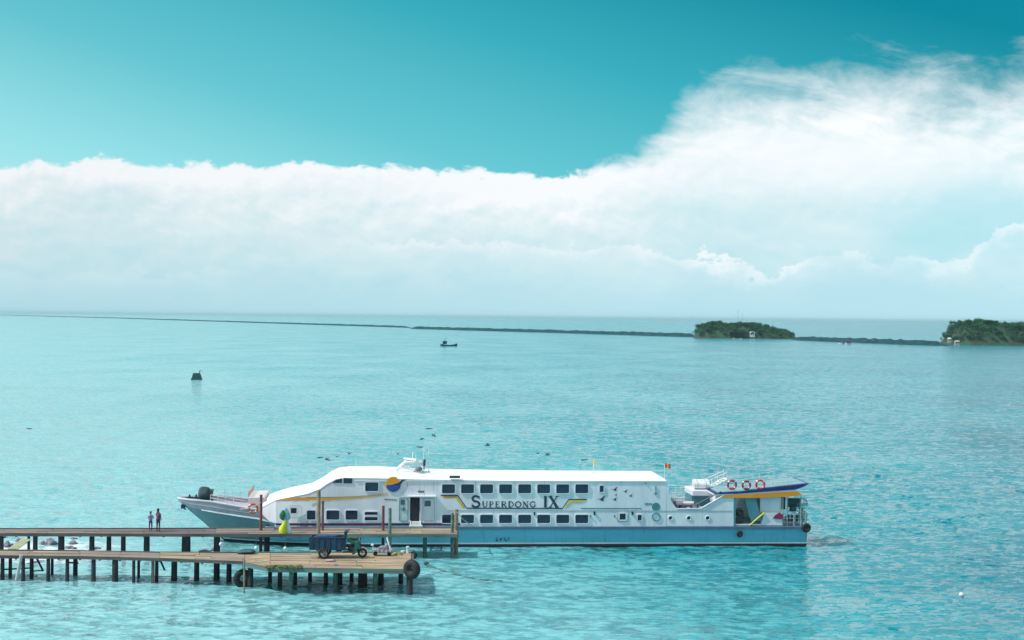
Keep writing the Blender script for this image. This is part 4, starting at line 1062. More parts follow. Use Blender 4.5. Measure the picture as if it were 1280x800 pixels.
def hand_cart():
    p = atZ(478, 694, ZL + .02)
    t = empty('hand_cart', p, 'low grey flatbed hand cart with a raised push handle, right of the tricycle', 'hand cart')
    s = p.y / F; gm = mat('grey_lavender_cart', (.33, .34, .42), .6, (.16, .17, .22), 4)
    MB().box((0, 0, .30), (25 * s, .62, .10)).build('bed', gm, t)
    for k in range(5): MB().box((-.5 + .25 * k, -.33, .30), (.05, .04, .16)).build('slat', M_railw, t)
    for sx in (-.42, .42):
        for sy in (-.22, .22): MB().torus((sx, sy, .11), .08, .04, 'Y', 14, 6).build('wheel', M_black, t)
    MB().tube([(.50, -.24, .3), (.28, -.24, 1.05), (.28, .24, 1.05), (.50, .24, .3)], .03, 6).tube([(.62, -.24, .28), (.40, -.24, .62)], .03, 6).build('push_handle', M_railw, t)
    MB().tube([(-.52, -.2, .3), (-.58, -.2, .62)], .035, 6).blob((-.58, -.2, .64), (.09, .08, .07), 1).build('corner_stake', M_railw, t)
    MB().blob((0, 0, .44), (.25, .18, .12), 7, .3).blob((.25, 0, .5), (.16, .16, .2), 8, .3).build('load', gm, t)
hand_cart()

def bollard(px, py, h, r, label):
    p = atZ(px, py, ZL + .01)
    t = empty('bollard', p, label, 'bollard', 'white bollards at the outer end of the platform')
    MB().tube([(0, 0, 0), (0, 0, h * .82)], r, 12, r2=r * .85).build('post', M_railw, t)
    MB().tube([(0, 0, h * .80), (0, 0, h)], r * 1.25, 12, r2=r * 1.1).build('cap', M_railw, t)
bollard(509.6, 691.6, .42, .085, 'tall white bollard nearest the outer end of the platform')
bollard(503.2, 691.9, .17, .10, 'short white bollard stub just left of the tall one')
for px, py, lb in ((276, 680.3, 'white float ball hanging beneath the pier, furthest left of three'), (320, 685.2, 'white float ball beside the dark tarpaulin heap'), (356.5, 685.6, 'white float ball right of the dark tarpaulin, against the ferry hull')):
    t = empty('float_ball', atY(px, py, 98.5), lb, 'float', 'white float balls behind the jetty')
    MB().blob((0, 0, 0), (.11, .11, .13), 1, .02, 2).build('ball', M_railw, t)
    MB().tube([(0, 0, .1), (.02, 0, .7)], .014, 5).build('rope', M_rope, t)
p = atZ(309, 691.6, ZL + .02)
o = MB().blob((0, 0, .10), (.50, .35, .17), 6, .18, 3).blob((-.28, -.1, .06), (.3, .25, .10), 9, .2, 2).build('tarpaulin_heap', mat('dark_slate_tarpaulin', (.02, .06, .08), .6, (.04, .09, .11), 4, bump=.5), loc=p)
tag(o, 'dark slate tarpaulin heap on the back edge of the jetty', 'tarpaulin')
p = atZ(413, 700.5, ZL + .04)
o = MB().blob((0, 0, .02), (.34, .2, .05), 12, .3, 2).build('cloth', mat('pink_cloth', (.62, .36, .45), .8), loc=p); tag(o, 'small faded pink cloth lying on the platform boards', 'cloth')
mb = MB()
for k in range(3):
    pts = [(.30 * math.cos(a) * (1 - .1 * k), .16 * math.sin(a) * (1 - .1 * k), .03 + .03 * k) for a in [i * .524 for i in range(13)]]
    mb.tube(pts, .022, 5, cap=False)
o = mb.build('rope_coil', mat('straw_rope', (.45, .42, .16), .9), loc=atZ(498, 692.6, ZL + .02)); tag(o, 'coil of straw yellow rope on the platform beside the white bollards', 'rope')

# bundle of furled coloured cloths on the pier
def flags():
    p = atZ(356.5, 666.4, ZU); s = p.y / F
    t = empty('flag_bundle', p, 'short pole with furled green, pale blue, yellow and white flags on the pier', 'flags')
    MB().tube([(.0, 0, 0), (.02, 0, 31 * s)], .03, 7).build('pole', M_steel, t)
    def cloth(name, prof, m, x0, y0, seed, ph=0):
        mb = MB(); n = 16; vs = []
        for z, r, dx in prof:
            for k in range(n):
                a = 2 * math.pi * k / n; rr = r * s * (1 + .16 * math.sin(a * 4 + ph + z * .3)); vs.append((x0 * s + dx * s + rr * math.cos(a), y0 + rr * .7 * math.sin(a), z * s))
        fs = [(i * n + k, i * n + (k + 1) % n, (i + 1) * n + (k + 1) % n, (i + 1) * n + k) for i in range(len(prof) - 1) for k in range(n)]
        mb.add(vs, fs, True); mb.add(vs[-n:], [tuple(range(n))]); mb.build(name, m, t)
    cloth('yellow_cloth', [(0, 4.2, -.6), (3, 4.8, -1.2), (7, 4.4, -1), (12, 2.6, .6), (17, .8, 2)], mat('yellow_cloth', (.72, .72, .04), .8, (.55, .60, .04), 8), -1.6, -.10, 1)
    cloth('white_cloth', [(0, 3.4, 1), (5, 3.2, 1), (11, 2.4, 0), (17, 1.2, -1.0)], mat('white_cloth', (.75, .72, .78), .8), 2.9, .05, 2, 1)
    cloth('pale_blue_cloth', [(15, 1.8, 0), (19, 3.6, 1), (24, 4.0, -.6), (29, 3.3, -1.6), (31, 1.2, -1.6)], mat('pale_teal_cloth', (.32, .58, .62), .8, (.2, .42, .5), 8), 1.6, .1, 3, 2)
    cloth('green_cloth', [(16, 1.0, 2), (18, 2.4, 0), (22, 3.4, -.4), (26, 2.8, .4), (29, 1.0, 1.2)], mat('green_cloth', (.02, .22, .07), .8, (.01, .13, .06), 8), -3.6, -.08, 4, 3)
flags()

# gangway steps between pier and ferry door
p = W(519, 651.5)
t = empty('gangway', p + Vector((0, 0, 0)), 'short white stepped gangway leading down from the open ferry door', 'gangway', rz=YAW)
for sx in (-.34, .34):
    MB().box((sx, -1.0, -.06), (.06, 2.25, .10), Matrix.Rotation(R(4), 3, 'X')).build('side_rail', M_railw, t)
for k in range(7): MB().box((0, -.15 - k * .30, -.05 - .02 * k), (.64, .16, .035)).build('tread', M_railw, t)
MB().box((0, -2.1, -.05), (.9, .35, .10)).build('landing', M_railw, t)

def line_between(a, b, sag, label, r=.028):
    pts = [a.lerp(b, i / 12) + Vector((0, 0, -sag * 4 * (i / 12) * (1 - i / 12))) for i in range(13)]
    o = MB().tube([p - a for p in pts], r, 5).build('mooring_rope', mat('pale_rope', (.55, .55, .52), .8), loc=a); tag(o, label, 'rope', 'mooring ropes of the ferry')
line_between(atY(571, 640, 104.6), W(590, 656.5, -3.55), .12, 'pale mooring rope from the outer pier post down to the ferry side')
line_between(atY(326, 628, 105), W(300, 636.5, -3.2), .12, 'pale mooring rope from the red-brown post to the ferry bow')
# ------------------------------------------------------------------ people
def person(loc, label, H, cloth_top, cloth_leg, rz=0, arms='down'):
    t = empty('person', loc, label, 'person', rz=rz)
    k = H / 1.7
    V = []; E = []; Rr = []
    def a(p, r, par=None):
        V.append(Vector(p) * k); Rr.append(r * k); i = len(V) - 1
        if par is not None: E.append((par, i))
        return i
    pel = a((0, 0, .92), .135); wst = a((0, .01, 1.08), .12, pel); ch = a((0, 0, 1.27), .145, wst); nk = a((0, 0, 1.42), .07, ch); n2 = a((0, -.01, 1.49), .055, nk)
    h1 = a((0, -.02, 1.56), .075, n2); h2 = a((0, -.02, 1.65), .078, h1)
    for sg in (-1, 1):
        hp = a((sg * .09, 0, .84), .095, pel); kn = a((sg * .10, -.02, .48), .06, hp); an = a((sg * .10, .02, .09), .04, kn); ft = a((sg * .11, -.13, .035), .035, an)
        sh = a((sg * .17, 0, 1.36), .062, ch)
        if arms == 'up' and sg == 1: el = a((sg * .24, -.14, 1.20), .045, sh); ha = a((sg * .16, -.26, 1.42), .032, el)
        elif arms == 'fold': el = a((sg * .23, -.02, 1.10), .045, sh); ha = a((sg * .08, -.17, 1.10), .032, el)
        else: el = a((sg * .22, .01, 1.08), .045, sh); ha = a((sg * .22, -.06, .84), .032, el)
        for f in range(4):
            d = Vector((0, -.01 * f, -.075 + .008 * f)) if not (arms == 'up' and sg == 1) else Vector((0, -.01, .07))
            b = V[ha] / k + Vector((0, (f - 1.5) * .02, 0)); a(b + d, .0095, ha)
        a(V[ha] / k + Vector((-sg * .03, -.035, -.03)), .011, ha)
    me = bpy.data.meshes.new('person_body'); me.from_pydata(V, E, [])
    o = bpy.data.objects.new('body', me); col.objects.link(o); o.parent = t
    sk = o.modifiers.new('skin', 'SKIN'); sk.use_smooth_shade = True
    for i, v in enumerate(me.skin_vertices[0].data): v.radius = (Rr[i], Rr[i]); v.use_root = (i == 0)
    ss = o.modifiers.new('sub', 'SUBSURF'); ss.levels = ss.render_levels = 1
    # skin, top and trousers by height on the one continuous body
    m = bpy.data.materials.new('person_clothes'); m.use_nodes = True; w = NT(m.node_tree)
    p_ = w.n('ShaderNodeBsdfPrincipled'); out = w.n('ShaderNodeOutputMaterial'); w.link(p_.outputs[0], out.inputs[0]); p_.inputs['Roughness'].default_value = .8
    sp = w.n('ShaderNodeSeparateXYZ'); w.link(w.n('ShaderNodeTexCoord').outputs['Object'], sp.inputs[0])
    zz = w.m('DIVIDE', sp.outputs[2], H)
    c1 = w.mix(w.m('GREATER_THAN', zz, .545), cloth_leg, cloth_top); sk_c = (.32, .17, .11)
    c2 = w.mix(w.m('GREATER_THAN', zz, .84), c1, sk_c); c2 = w.mix(w.m('LESS_THAN', zz, .04), c2, (.05, .04, .04))
    w.link(c2, p_.inputs['Base Color']); me.materials.append(m)
    hair = MB().blob((0, .015 * k, 1.655 * k), (.098 * k, .105 * k, .10 * k), 3, .05, 2).blob((0, .06 * k, 1.56 * k), (.08 * k, .06 * k, .13 * k), 4, .05, 2)
    hair.build('hair', mat('black_hair', (.012, .010, .012), .6), t)
    face = MB(); 
    for sg in (-1, 1): face.blob((sg * .03 * k, -.098 * k, 1.615 * k), (.011 * k, .008 * k, .008 * k), 1, 0, 1)
    face.blob((0, -.108 * k, 1.585 * k), (.012 * k, .016 * k, .020 * k), 1, 0, 1); face.box((0, -.10 * k, 1.55 * k), (.04 * k, .008 * k, .008 * k))
    face.build('face', mat('face_features', (.12, .05, .04), .6), t)
    return t
person(atZ(188.2, 664.2, ZU + .01), 'shorter person in a purple top, left one of the pair standing on the pier', 1.28, (.30, .22, .42), (.10, .05, .14), R(25), 'fold')
person(atZ(197.6, 664.2, ZU + .01), 'taller person in dark maroon with a raised hand, right one of the pier pair', 1.46, (.16, .05, .10), (.05, .02, .06), R(160), 'up')

# ------------------------------------------------------------------ rocks and planks by the shore end
rock_m = mat('sea_rock', (.30, .29, .33), .9, (.12, .13, .16), 2, bump=.8)
rk = [(11, 683, 10, 5, 'dark low rock at the left end between the piers'), (4, 672, 7, 6, 'dark rock against the first pier pile at far left'), (24, 677, 7, 5, 'mossy rock behind the yellowish leaning board'), (53, 681, 9, 5, 'dark rounded rock left of the pale one in the surf'), (64, 680, 11, 6.5, 'large pale lavender rock in the surf between the piers'),
      (92, 674.5, 7, 3, 'thin dark rock tip awash between the second and third pile'), (91, 679.5, 8, 3.5, 'flat rock awash in the surf behind the jetty'), (88, 686, 12, 4, 'broad rock whose top shows just over the jetty boards'), (118, 687, 12, 3.5, 'rock at the foot of the fourth pile'), (256, 690, 14, 3, 'dark rock awash near the bow of the ferry'), (268, 688, 8, 4, 'small rock beside the pile under the ferry bow')]
for i, (px, py, wpx, hpx, lb) in enumerate(rk):
    p = atZ(px, py, 0); s = p.y / F
    o = MB().blob((0, 0, 0), (wpx * s / 2 * 1.15, wpx * s / 2 * 1.3, hpx * s * 1.0), i * 5 + 2, .32, 3, 1.5).build('rock', rock_m, loc=p, rot=(0, 0, i)); tag(o, lb, 'rock', 'rocks in the surf between the piers')
a, b = atY(16, 686.5, 100.4), atY(33, 674, 102.2)
d = (b - a); t_ = empty('leaning_board', (a + b) / 2, 'broad yellowish board leaning between the two piers at left', 'board')
M3 = d.to_track_quat('X', 'Z').to_matrix()
for k in range(3): MB().box(M3 @ Vector((0, (k - 1) * .22, 0)), (d.length, .20, .05), M3).build('plank', mat('lichen_yellow_board', (.42, .42, .26), .85, (.28, .30, .18), 3), t_)

# floating mooring line and buoys
pts = []
for i in range(40):
    t = i / 39; px = 533 + 95 * t; py = 705 + 21 * (1 - (1 - t) ** 1.9); pts.append(atZ(px, py, .05 + .035 * math.sin(i * .9)))
o = MB().tube(pts, .035, 5).build('floating_line', M_rope); tag(o, 'thin dark mooring line floating away from the platform tyre', 'rope')
o = MB().blob((0, 0, 0), (.16, .14, .10), 2, .1).build('float_ball', M_ink, loc=pts[0] + Vector((0, 0, .04))); tag(o, 'small dark float at the near end of the floating line', 'float')
t = empty('buoy', atZ(1202, 745.6, 0), 'small pale round buoy alone on the water at lower right', 'buoy')
MB().blob((0, 0, .10), (.15, .15, .14), 2, .02, 3).build('ball', M_railw, t); MB().tube([(0, 0, .2), (0, 0, .30)], .03, 6).build('eye', M_steel, t)

# birds on the wing over the ferry
def flying_bird(px, py, Y, label, s_=.45, rz=0, dih=.5):
    t = empty('bird', atY(px, py, Y), label, 'bird', 'birds flying above the ferry', rz)
    s_ *= .75; MB().tube([(-.22, 0, 0), (-.08, 0, .01), (.12, 0, .02), (.2, 0, .02)], .05, 7, r2=.025).prism([(-.34, -.01), (-.18, -.015), (-.18, .02), (-.34, .01)], -.05, .05).build('body', M_ink, t)
    for sg in (-1, 1):
        MB().add([(.10, 0, 0), (-.08, 0, 0), (-.06, sg * s_ * .5, s_ * dih * .6), (-.16, sg * s_, s_ * dih * .5), (.08, sg * s_ * .5, s_ * dih * .62), (.02, sg * .1, .03), (.0, sg * s_ * .5, s_ * dih * .6 - .02)], [(0, 1, 2, 4), (4, 2, 3), (0, 6, 1), (0, 4, 6), (4, 3, 6), (1, 6, 2), (2, 6, 3)]).build('wing', M_ink, t)
for k, (px, py, Y, lb) in enumerate(((537, 536, 118, 'highest dark bird flying over the radar mast'), (528, 549, 117, 'dark bird just left below the highest one over the mast'), (542, 545, 120, 'dark bird right below the highest one over the mast'), (524, 559, 116, 'dark bird flying low beside the tall mast aerial'), (672, 567, 116, 'left one of two dark birds flying side by side above the ferry roof'), (685, 569, 117, 'right one of two dark birds flying side by side above the ferry roof'), (731, 575, 115, 'lone dark bird just left of the yellow pennant'), (437, 567, 116, 'dark bird flying above the wheelhouse'), (409, 575, 115, 'dark bird low in front of the wheelhouse roof'), (36, 536, 140, 'lone dark bird over the water at far left'), (421, 571, 118, 'small dark bird between two others above the wheelhouse front'), (610, 557, 119, 'lone dark bird high over the middle of the ferry'), (401, 572, 119, 'foremost dark bird above the sloping nose of the ferry'), (497, 567, 117, 'dark bird flying just left of the radar mast'))):
    flying_bird(px, py, Y, lb, .30 + .04 * (k % 3), k * 1.1, .3 + .35 * (k % 3))

# ================================================================== FAR OUT
far_rock = mat('breakwater_stone', (.02, .075, .09), .95, (.012, .045, .06), .35, bump=.5, spec=.1)
def breakwater(name, pxs, h, w_, label, step):
    """low rubble mound following waterline points of the photo"""
    P = [atZ(px, py, 0) for px, py in pxs]
    path = []
    for a, b in zip(P, P[1:]):
        n = max(2, int((b - a).length / step)); path += [a.lerp(b, i / n) for i in range(n)]
    path.append(P[-1]); prof = [(-1, -1.0), (-.82, .12), (-.42, .88), (-.1, 1.0), (.1, 1.0), (.42, .88), (.82, .12), (1, -1.0)]
    vs = []; k = len(prof); o0 = path[0]
    for i, p in enumerate(path):
        t = (path[min(i + 1, len(path) - 1)] - path[max(i - 1, 0)]).normalized(); q = Vector((-t.y, t.x, 0))
        for u, v in prof:
            j = mnoise.noise(Vector((i * .7, u * 3, 1))); vs.append(p - o0 + q * (u * w_ / 2 * (1 + .3 * j)) + Vector((0, 0, max(-1, v * h * min(1, .05 + min(i, len(path) - 1 - i) * .3) * (.9 + .4 * j + .4 * rnd.random())))))
    fs = [(i * k + j, i * k + j + 1, (i + 1) * k + j + 1, (i + 1) * k + j) for i in range(len(path) - 1) for j in range(k - 1)]
    o = MB().add(vs, fs).build(name, far_rock, loc=o0); tag(o, label, 'breakwater'); return o
breakwater('breakwater', [(515, 411.0), (700, 416.2), (872, 421.5)], 2.5, 9, 'long low dark stone breakwater from mid sea to the small central island', 4)
breakwater('breakwater', [(994, 425.2), (1130, 430.6), (1184, 432.4)], 2.5, 9, 'low dark stone breakwater linking the central island and the right-hand island', 4)
breakwater('breakwater', [(-120, 390.7), (0, 394.0), (150, 398.0), (330, 403.9), (515, 409.8)], 1.9, 9, 'thin far section of breakwater reaching the horizon at the left', 12)

def leaf_clump_mesh(name, seed, n=150, cards=True):
    """tree crown made of leaf sprays spread through the volume"""
    rr = random.Random(seed); vs = []; fs = []
    lobes = [(Vector((rr.uniform(-.55, .55), rr.uniform(-.55, .55), rr.uniform(-.25, .6))), rr.uniform(.35, .6)) for _ in range(7)]
    for i in range(n):
        c, r = lobes[rr.randrange(7)]; d = Vector((rr.gauss(0, 1), rr.gauss(0, 1), rr.gauss(0, 1))).normalized()
        p = c + d * r * rr.uniform(.55, 1.0); s = rr.uniform(.09, .2)
        a = (d + Vector((rr.uniform(-.6, .6), rr.uniform(-.6, .6), rr.uniform(-.3, .6)))).normalized(); u = a.orthogonal().normalized(); v = a.cross(u)
        b = len(vs); vs += [p + u * s, p + v * s * .8, p - u * s, p - v * s * .8, p + a * s * .35]
        fs += [(b, b + 1, b + 4), (b + 1, b + 2, b + 4), (b + 2, b + 3, b + 4), (b + 3, b, b + 4)]
    return vs, fs
leaf_m = mat('island_foliage', (.05, .17, .06), .8, (.02, .08, .045), .25, spec=.2, contrast=(.4, .6))
leaf_d = mat('island_undergrowth', (.04, .15, .065), .85, (.015, .065, .045), .12, spec=.2, contrast=(.4, .6))
bark = mat('bark', (.10, .08, .06), .9)
crowns = []
for s in range(4):
    vs, fs = leaf_clump_mesh('crown', s); crowns.append(MB().add(vs, fs).mesh('crown', leaf_m, False))
trunk_me = MB().tube([(0, 0, -1.6), (.05, 0, -.6), (0, 0, .1)], .10, 7, r2=.05).tube([(0, 0, -.6), (.35, .1, .0)], .04, 5).tube([(0, 0, -.5), (-.3, -.12, .1)], .04, 5).mesh('trunk', bark)

def island(name, label, base_px, skyline, py_base, depth, n_under, trees, group, trunk_h, seed):
    """skyline : (px, py) points of the leafy outline; the ground is a rock-sided mound under it"""
    rr = random.Random(seed); s0 = atZ(sum(base_px) / 2, py_base((base_px[0] + base_px[1]) / 2), 0); Yc = s0.y; s = Yc / F
    c0 = Vector((s0.x, Yc + depth / 2, 0))
    xl = atY(base_px[0], 420, Yc + depth / 2).x; xr_ = atY(base_px[1], 420, Yc + depth / 2).x
    def top(x):                                     # height of the outline over x
        tab = [(atY(a, b, Yc + depth / 2).x, atY(a, b, Yc + depth / 2).z) for a, b in skyline]
        return lerp(tab, x)
    NX, NY = 60, 16; vs = []; fs = []
    for i in range(NX + 1):
        x = xl + (xr_ - xl) * i / NX; u = i / NX
        edge = min(1, min(u, 1 - u) / .10) ** .5
        for j in range(NY + 1):
            v = j / NY; yy = (v - .5) * depth * (.25 + .75 * edge); b = max(0, 1 - abs(2 * v - 1) ** 2.4)
            h = max(0, (top(x) - trunk_h)) * b * edge
            h += mnoise.noise(Vector((x * .12, yy * .12, seed))) * 1.4 * b * edge
            if j in (0, NY) or i in (0, NX): h = -1.2
            vs.append((x - c0.x, yy, h))
    fs = [(i * (NY + 1) + j, (i + 1) * (NY + 1) + j, (i + 1) * (NY + 1) + j + 1, i * (NY + 1) + j + 1) for i in range(NX) for j in range(NY)]
    g = MB().add(vs, fs, True).build(name, mat('island_ground', (.03, .085, .045), .95, (.035, .05, .035), .12, bump=.8), loc=c0); g['kind'] = 'structure'; g['label'] = label
    def ground(x, y):
        i = min(NX, max(0, round((x + c0.x - xl) / (xr_ - xl) * NX))); ed = min(1, min(i / NX, 1 - i / NX) / .10) ** .5
        j = min(NY, max(0, round((y / (depth * (.25 + .75 * ed)) + .5) * NY)))
        return vs[i * (NY + 1) + j][2]
    # undergrowth and closed canopy as one mass
    V = []; Fc = []; bv = [leaf_clump_mesh('', k + 10, 60) for k in range(5)]
    for i in range(n_under):
        u = rr.random(); x = xl - c0.x + (xr_ - xl) * (.03 + .94 * u); y = rr.uniform(-.5, .30) * depth
        gz = ground(x, y)
        if gz < .05: continue
        r = rr.uniform(1.5, 2.9) * min(1, .6 + gz / 6); cap = max(.8, top(x + c0.x) - gz); r *= max(.25, min(1, top(x + c0.x) / 7.5))
        vv, ff = bv[i % 5]; b = len(V); a = rr.random() * 6.28; ca, sa = math.cos(a), math.sin(a); zc = gz + min(r * .75, cap * .6)
        V += [(x + r * (p.x * ca - p.y * sa), y + r * (p.x * sa + p.y * ca), zc + r * .85 * p.z) for p in vv]; Fc += [tuple(k + b for k in f) for f in ff]
    me = bpy.data.meshes.new('undergrowth'); me.from_pydata(V, [], Fc); me.materials.append(leaf_d)
    o = bpy.data.objects.new('undergrowth', me); col.objects.link(o); o.location = c0; o['kind'] = 'stuff'; o['label'] = 'dense green scrub covering ' + ('the small central island' if seed == 1 else 'the right-hand island')
    for k, u in enumerate(trees):
        x = xl - c0.x + (xr_ - xl) * u; y = rr.uniform(-.12, .12) * depth; tz = top(x + c0.x); r = rr.uniform(1.9, 2.9)
        gz = ground(x, y); 
        t = empty('tree', (c0.x + x, c0.y + y, gz), ('one of the dark green trees along the crest of the ' + ('small central island' if seed == 1 else 'right-hand island')), 'tree', group)
        r *= max(.4, min(1, tz / 9)); h = max(1.2, tz - gz - r * .55)
        inst(crowns[k % 4], 'crown', t, (0, 0, h), (0, 0, rr.random() * 6), (r, r, r * rr.uniform(.75, 1.0)))
        inst(trunk_me, 'trunk', t, (0, 0, h), (0, 0, rr.random() * 6), (r, r, max(1, (h + .4) / 1.6)))
    return c0, ground
i1, g1 = island('island', 'small wooded island left of centre on the right half of the horizon', (866, 1001), [(866, 421), (868, 411), (873, 406), (882, 404), (889, 401.6), (899, 401.6), (905, 404.6), (915, 403.2), (928, 403), (945, 404), (960, 406.5), (970, 410.5), (985, 412.6), (992, 416), (1001, 423.5)],
       lambda p: 421.3 + (p - 866) * .031, 46, 620, [.05, .10, .15, .19, .24, .30, .36, .42, .48, .54, .60, .67, .74], 'trees on the crest of the central island', 3.2, 1)
i2, g2 = island('island', 'wooded island cut off by the right-hand edge', (1177, 1400), [(1177, 429), (1180, 421), (1186, 408), (1192, 401), (1204, 400.5), (1212, 399.8), (1220, 400.8), (1226, 398.8), (1234, 401), (1246, 401), (1256, 403), (1264, 404), (1275, 403), (1290, 401.5), (1320, 399), (1360, 404), (1400, 430)],
       lambda p: 431.2 + (p - 1177) * .012, 62, 1000, [.02, .045, .07, .10, .13, .16, .19, .215, .24, .27, .30, .33, .36, .40, .44, .5, .56, .64, .72, .8, .88], 'trees on the crest of the right-hand island', 3.6, 2)
# buildings and shore things at the islands
def hut(px0, px1, pyt, pyb, Y, label, wallc, roofc, roof_h=.35, name='house'):
    a, b = atY(px0, pyb, Y), atY(px1, pyt, Y); w_, h_ = b.x - a.x, b.z - a.z
    t = empty(name, ((a.x + b.x) / 2, Y, a.z), label, 'house' if name == 'house' else 'hut')
    hw = h_ * (1 - roof_h)
    MB().box((0, 0, hw / 2 - .6), (w_ * .86, w_ * .7, hw + 1.2)).build('wall', wallc, t)
    MB().add([(-w_ / 2, -w_ * .42, hw), (w_ / 2, -w_ * .42, hw), (w_ / 2, w_ * .42, hw), (-w_ / 2, w_ * .42, hw), (-w_ * .3, 0, h_), (w_ * .3, 0, h_)], [(0, 1, 5, 4), (1, 2, 5), (2, 3, 4, 5), (3, 0, 4), (3, 2, 1, 0)]).build('roof', roofc, t)
    for sx in (-.22, .22): MB().box((w_ * sx, -w_ * .35 - .03, hw * .5), (w_ * .16, .06, hw * .4)).build('window', M_glass, t)
    return t
hut(936.8, 944, 414.3, 419.5, i1.y - 19.5, 'small white house with a pale roof among the trees on the central island', M_white, mat('pale_roof', (.70, .66, .66), .7))
hut(1184.5, 1189, 422.0, 426.5, i2.y - 27.5, 'small pale house at the left shore of the right-hand island', mat('cream_wall', (.42, .38, .33), .8), mat('pale_roof', (.70, .66, .66), .7))
hut(1193, 1199.5, 425.5, 429.5, i2.y - 29.5, 'low pale hut right of the other one on the right-hand island shore', mat('cream_wall', (.42, .38, .33), .8), mat('tin_roof', (.5, .48, .48), .5), name='hut')
# dark open boathouse on the shore of the central island, two pale boats in it
Yb = i1.y - 24
t = empty('boathouse', atY(921, 423.2, Yb), 'dark open timber boathouse on stilts at the foot of the central island', 'boathouse')
a, b = atY(912, 423.2, Yb), atY(931, 414.5, Yb); w_, h_ = b.x - a.x, b.z - a.z; dkw = mat('dark_timber', (.05, .06, .06), .9)
for sx in (-.48, -.16, .16, .48): MB().box((w_ * sx, -1.2, h_ / 2 - .4), (.35, .35, h_ + .4)).build('post', dkw, t)
MB().box((0, .6, h_ - .5), (w_, 4.5, .5)).box((0, .6, h_ * .5), (w_, .2, .3)).build('roof', dkw, t)
MB().box((0, 2.6, h_ / 2), (w_ * .95, .3, h_)).build('rear_wall', dkw, t)
def boat(px, py, wpx, label, hullm, cabm, kind, flip=1, group=None, name='fishing_boat', mast=0):
    p = atZ(px, py, 0); s = p.y / F; L = wpx * s
    t = empty(name, p, label, 'boat', group)
    st = [(-.5, .10, .20), (-.42, .15, .17), (-.2, .18, .12), (.1, .18, .11), (.3, .14, .15), (.42, .08, .21), (.5, .01, .27)]
    vs = []; 
    for x, w_, z in st:
        for u, v in ((-1, 1), (-.8, 0), (-.3, -.4), (.3, -.4), (.8, 0), (1, 1)): vs.append((flip * x * L, w_ * L * u * .9, (z * L * .72 * v) if v > 0 else v * .3))
    k = 6; fs = [(i * k + j, i * k + j + 1, (i + 1) * k + j + 1, (i + 1) * k + j) for i in range(len(st) - 1) for j in range(k - 1)] + [tuple(range(k))]
    fs += [(i * k, i * k + 5, (i + 1) * k + 5, (i + 1) * k) for i in range(len(st) - 1)]
    MB().add(vs, fs).build('hull', hullm, t)
    MB().box((-flip * L * .24, 0, L * .20), (L * .24, L * .18, L * .16), Matrix.Rotation(R(0), 3, 'Y')).build('cabin', cabm, t, bevel=.05 * L * .2)
    MB().box((-flip * L * .22, 0, L * .29), (L * .32, L * .22, L * .025)).build('cabin_roof', cabm, t)
    MB().box((-flip * L * .24, -L * .093, L * .21), (L * .14, L * .01, L * .06)).build('cabin_window', M_glass, t)
    if mast:
        for mx in mast: MB().tube([(flip * L * mx[0], 0, .1), (flip * L * (mx[0] + mx[2]), 0, L * mx[1])], L * (.045 if cabm is plum else .022), 6, r2=L * .008).build('mast', cabm, t)
    return t
plum = mat('plum_pink_boat', (.28, .10, .18), .6, (.18, .07, .13), .8); dteal = mat('dark_teal_boat', (.02, .08, .10), .7); pinky = mat('dusty_pink_boat', (.50, .26, .36), .6, (.3, .15, .25), .8)
boat(561, 432.8, 21, 'small dark fishing boat under way just beyond mid sea, left of centre', dteal, dteal, 0, 1, mast=[(-.40, .55, .25)])
boat(1052.5, 430, 8.5, 'smaller pinkish fishing boat at the breakwater, left of its neighbour', M_white, plum, 0, -1, mast=[(-.1, .75, .05), (-.2, .6, .15), (-.3, .5, .1)])
boat(1062, 430.2, 10.5, 'taller pinkish fishing boat at the breakwater, right of its neighbour', M_white, plum, 0, 1, mast=[(.0, 1.0, .04), (-.1, .75, .1), (-.3, .6, .2), (.12, .6, -.06)])
boat(918.5, 423.8, 4.8, 'pale skiff moored at the dark boathouse, left one', M_white, M_white, 0, 1, 'pale skiffs at the boathouse', 'skiff')
boat(925.5, 423.9, 4.6, 'pale skiff moored at the dark boathouse, right one', M_white, M_white, 0, -1, 'pale skiffs at the boathouse', 'skiff')
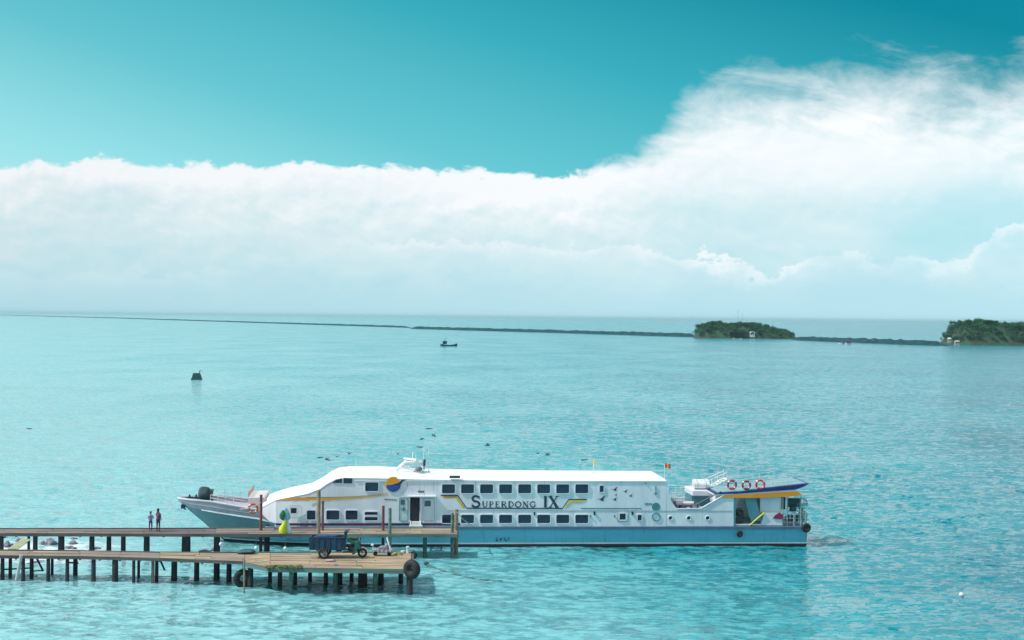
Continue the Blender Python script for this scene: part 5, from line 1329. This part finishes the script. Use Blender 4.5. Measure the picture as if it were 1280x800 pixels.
# twin aerial masts on the crest of the central island
for k, (px, top_) in enumerate(((922.5, 386), (928, 391))):
    Y = i1.y + 1; a = atY(px, 405, Y); b = atY(px, top_, Y); h_ = b.z - a.z
    t = empty('aerial_mast', (a.x, Y, a.z - 3), ('taller' if k == 0 else 'shorter') + ' thin pale aerial mast on the crest of the central island', 'mast')
    mb = MB(); hh = h_ + 3
    for q in range(3):
        an = q * 2.094; mb.tube([(.7 * math.cos(an), .7 * math.sin(an), 0), (.12 * math.cos(an), .12 * math.sin(an), hh)], .06, 4)
    mb.build('lattice', mat('pale_blue_steel', (.45, .55, .58), .5), t)
    mb = MB()
    for q in range(9):
        z = hh * q / 9; r_ = .7 - .58 * q / 9; mb.tube([(r_ * math.cos(a_), r_ * math.sin(a_), z) for a_ in (0, 2.094, 4.188, 6.283)], .04, 4)
    mb.build('bracing', mat('pale_blue_steel', (.45, .55, .58), .5), t)
# dark float house / fish trap platform
p = atZ(246, 474.8, 0); s = p.y / F
t = empty('floating_hut', p, 'small dark square fishing raft with a short pole, alone on the open water at left', 'raft')
MB().prism([(-6.6 * s, -.3), (6.4 * s, -.3), (6.0 * s, 2 * s), (-6.4 * s, 2 * s)], -.8, .8).build('float', dteal, t)
MB().prism([(-6 * s, 2 * s), (5.8 * s, 2 * s), (4.6 * s, 6.5 * s), (3.4 * s, 8.5 * s), (-4.2 * s, 8.4 * s)], -.55, .55).build('shelter', dteal, t)
MB().tube([(3.2 * s, 0, 6 * s), (3.8 * s, 0, 12 * s)], .10, 6).tube([(3.8 * s, 0, 11.6 * s), (7.0 * s, 0, 11.2 * s)], .05, 5).build('pole', dteal, t)

# ================================================================== AIR
def haze():
    o = MB().box((0, 15000, 13.5), (60000, 58000, 31)).build('haze', None); o['kind'] = 'stuff'
    m = bpy.data.materials.new('haze_air'); m.use_nodes = True; w = NT(m.node_tree)
    v = w.n('ShaderNodeVolumePrincipled'); v.inputs['Color'].default_value = (.60, .90, 1.0, 1); v.inputs['Density'].default_value = HAZE
    out = w.n('ShaderNodeOutputMaterial'); w.link(v.outputs[0], out.inputs['Volume']); o.data.materials.clear(); o.data.materials.append(m)
HAZE = 0.00005
if HAZE: haze()
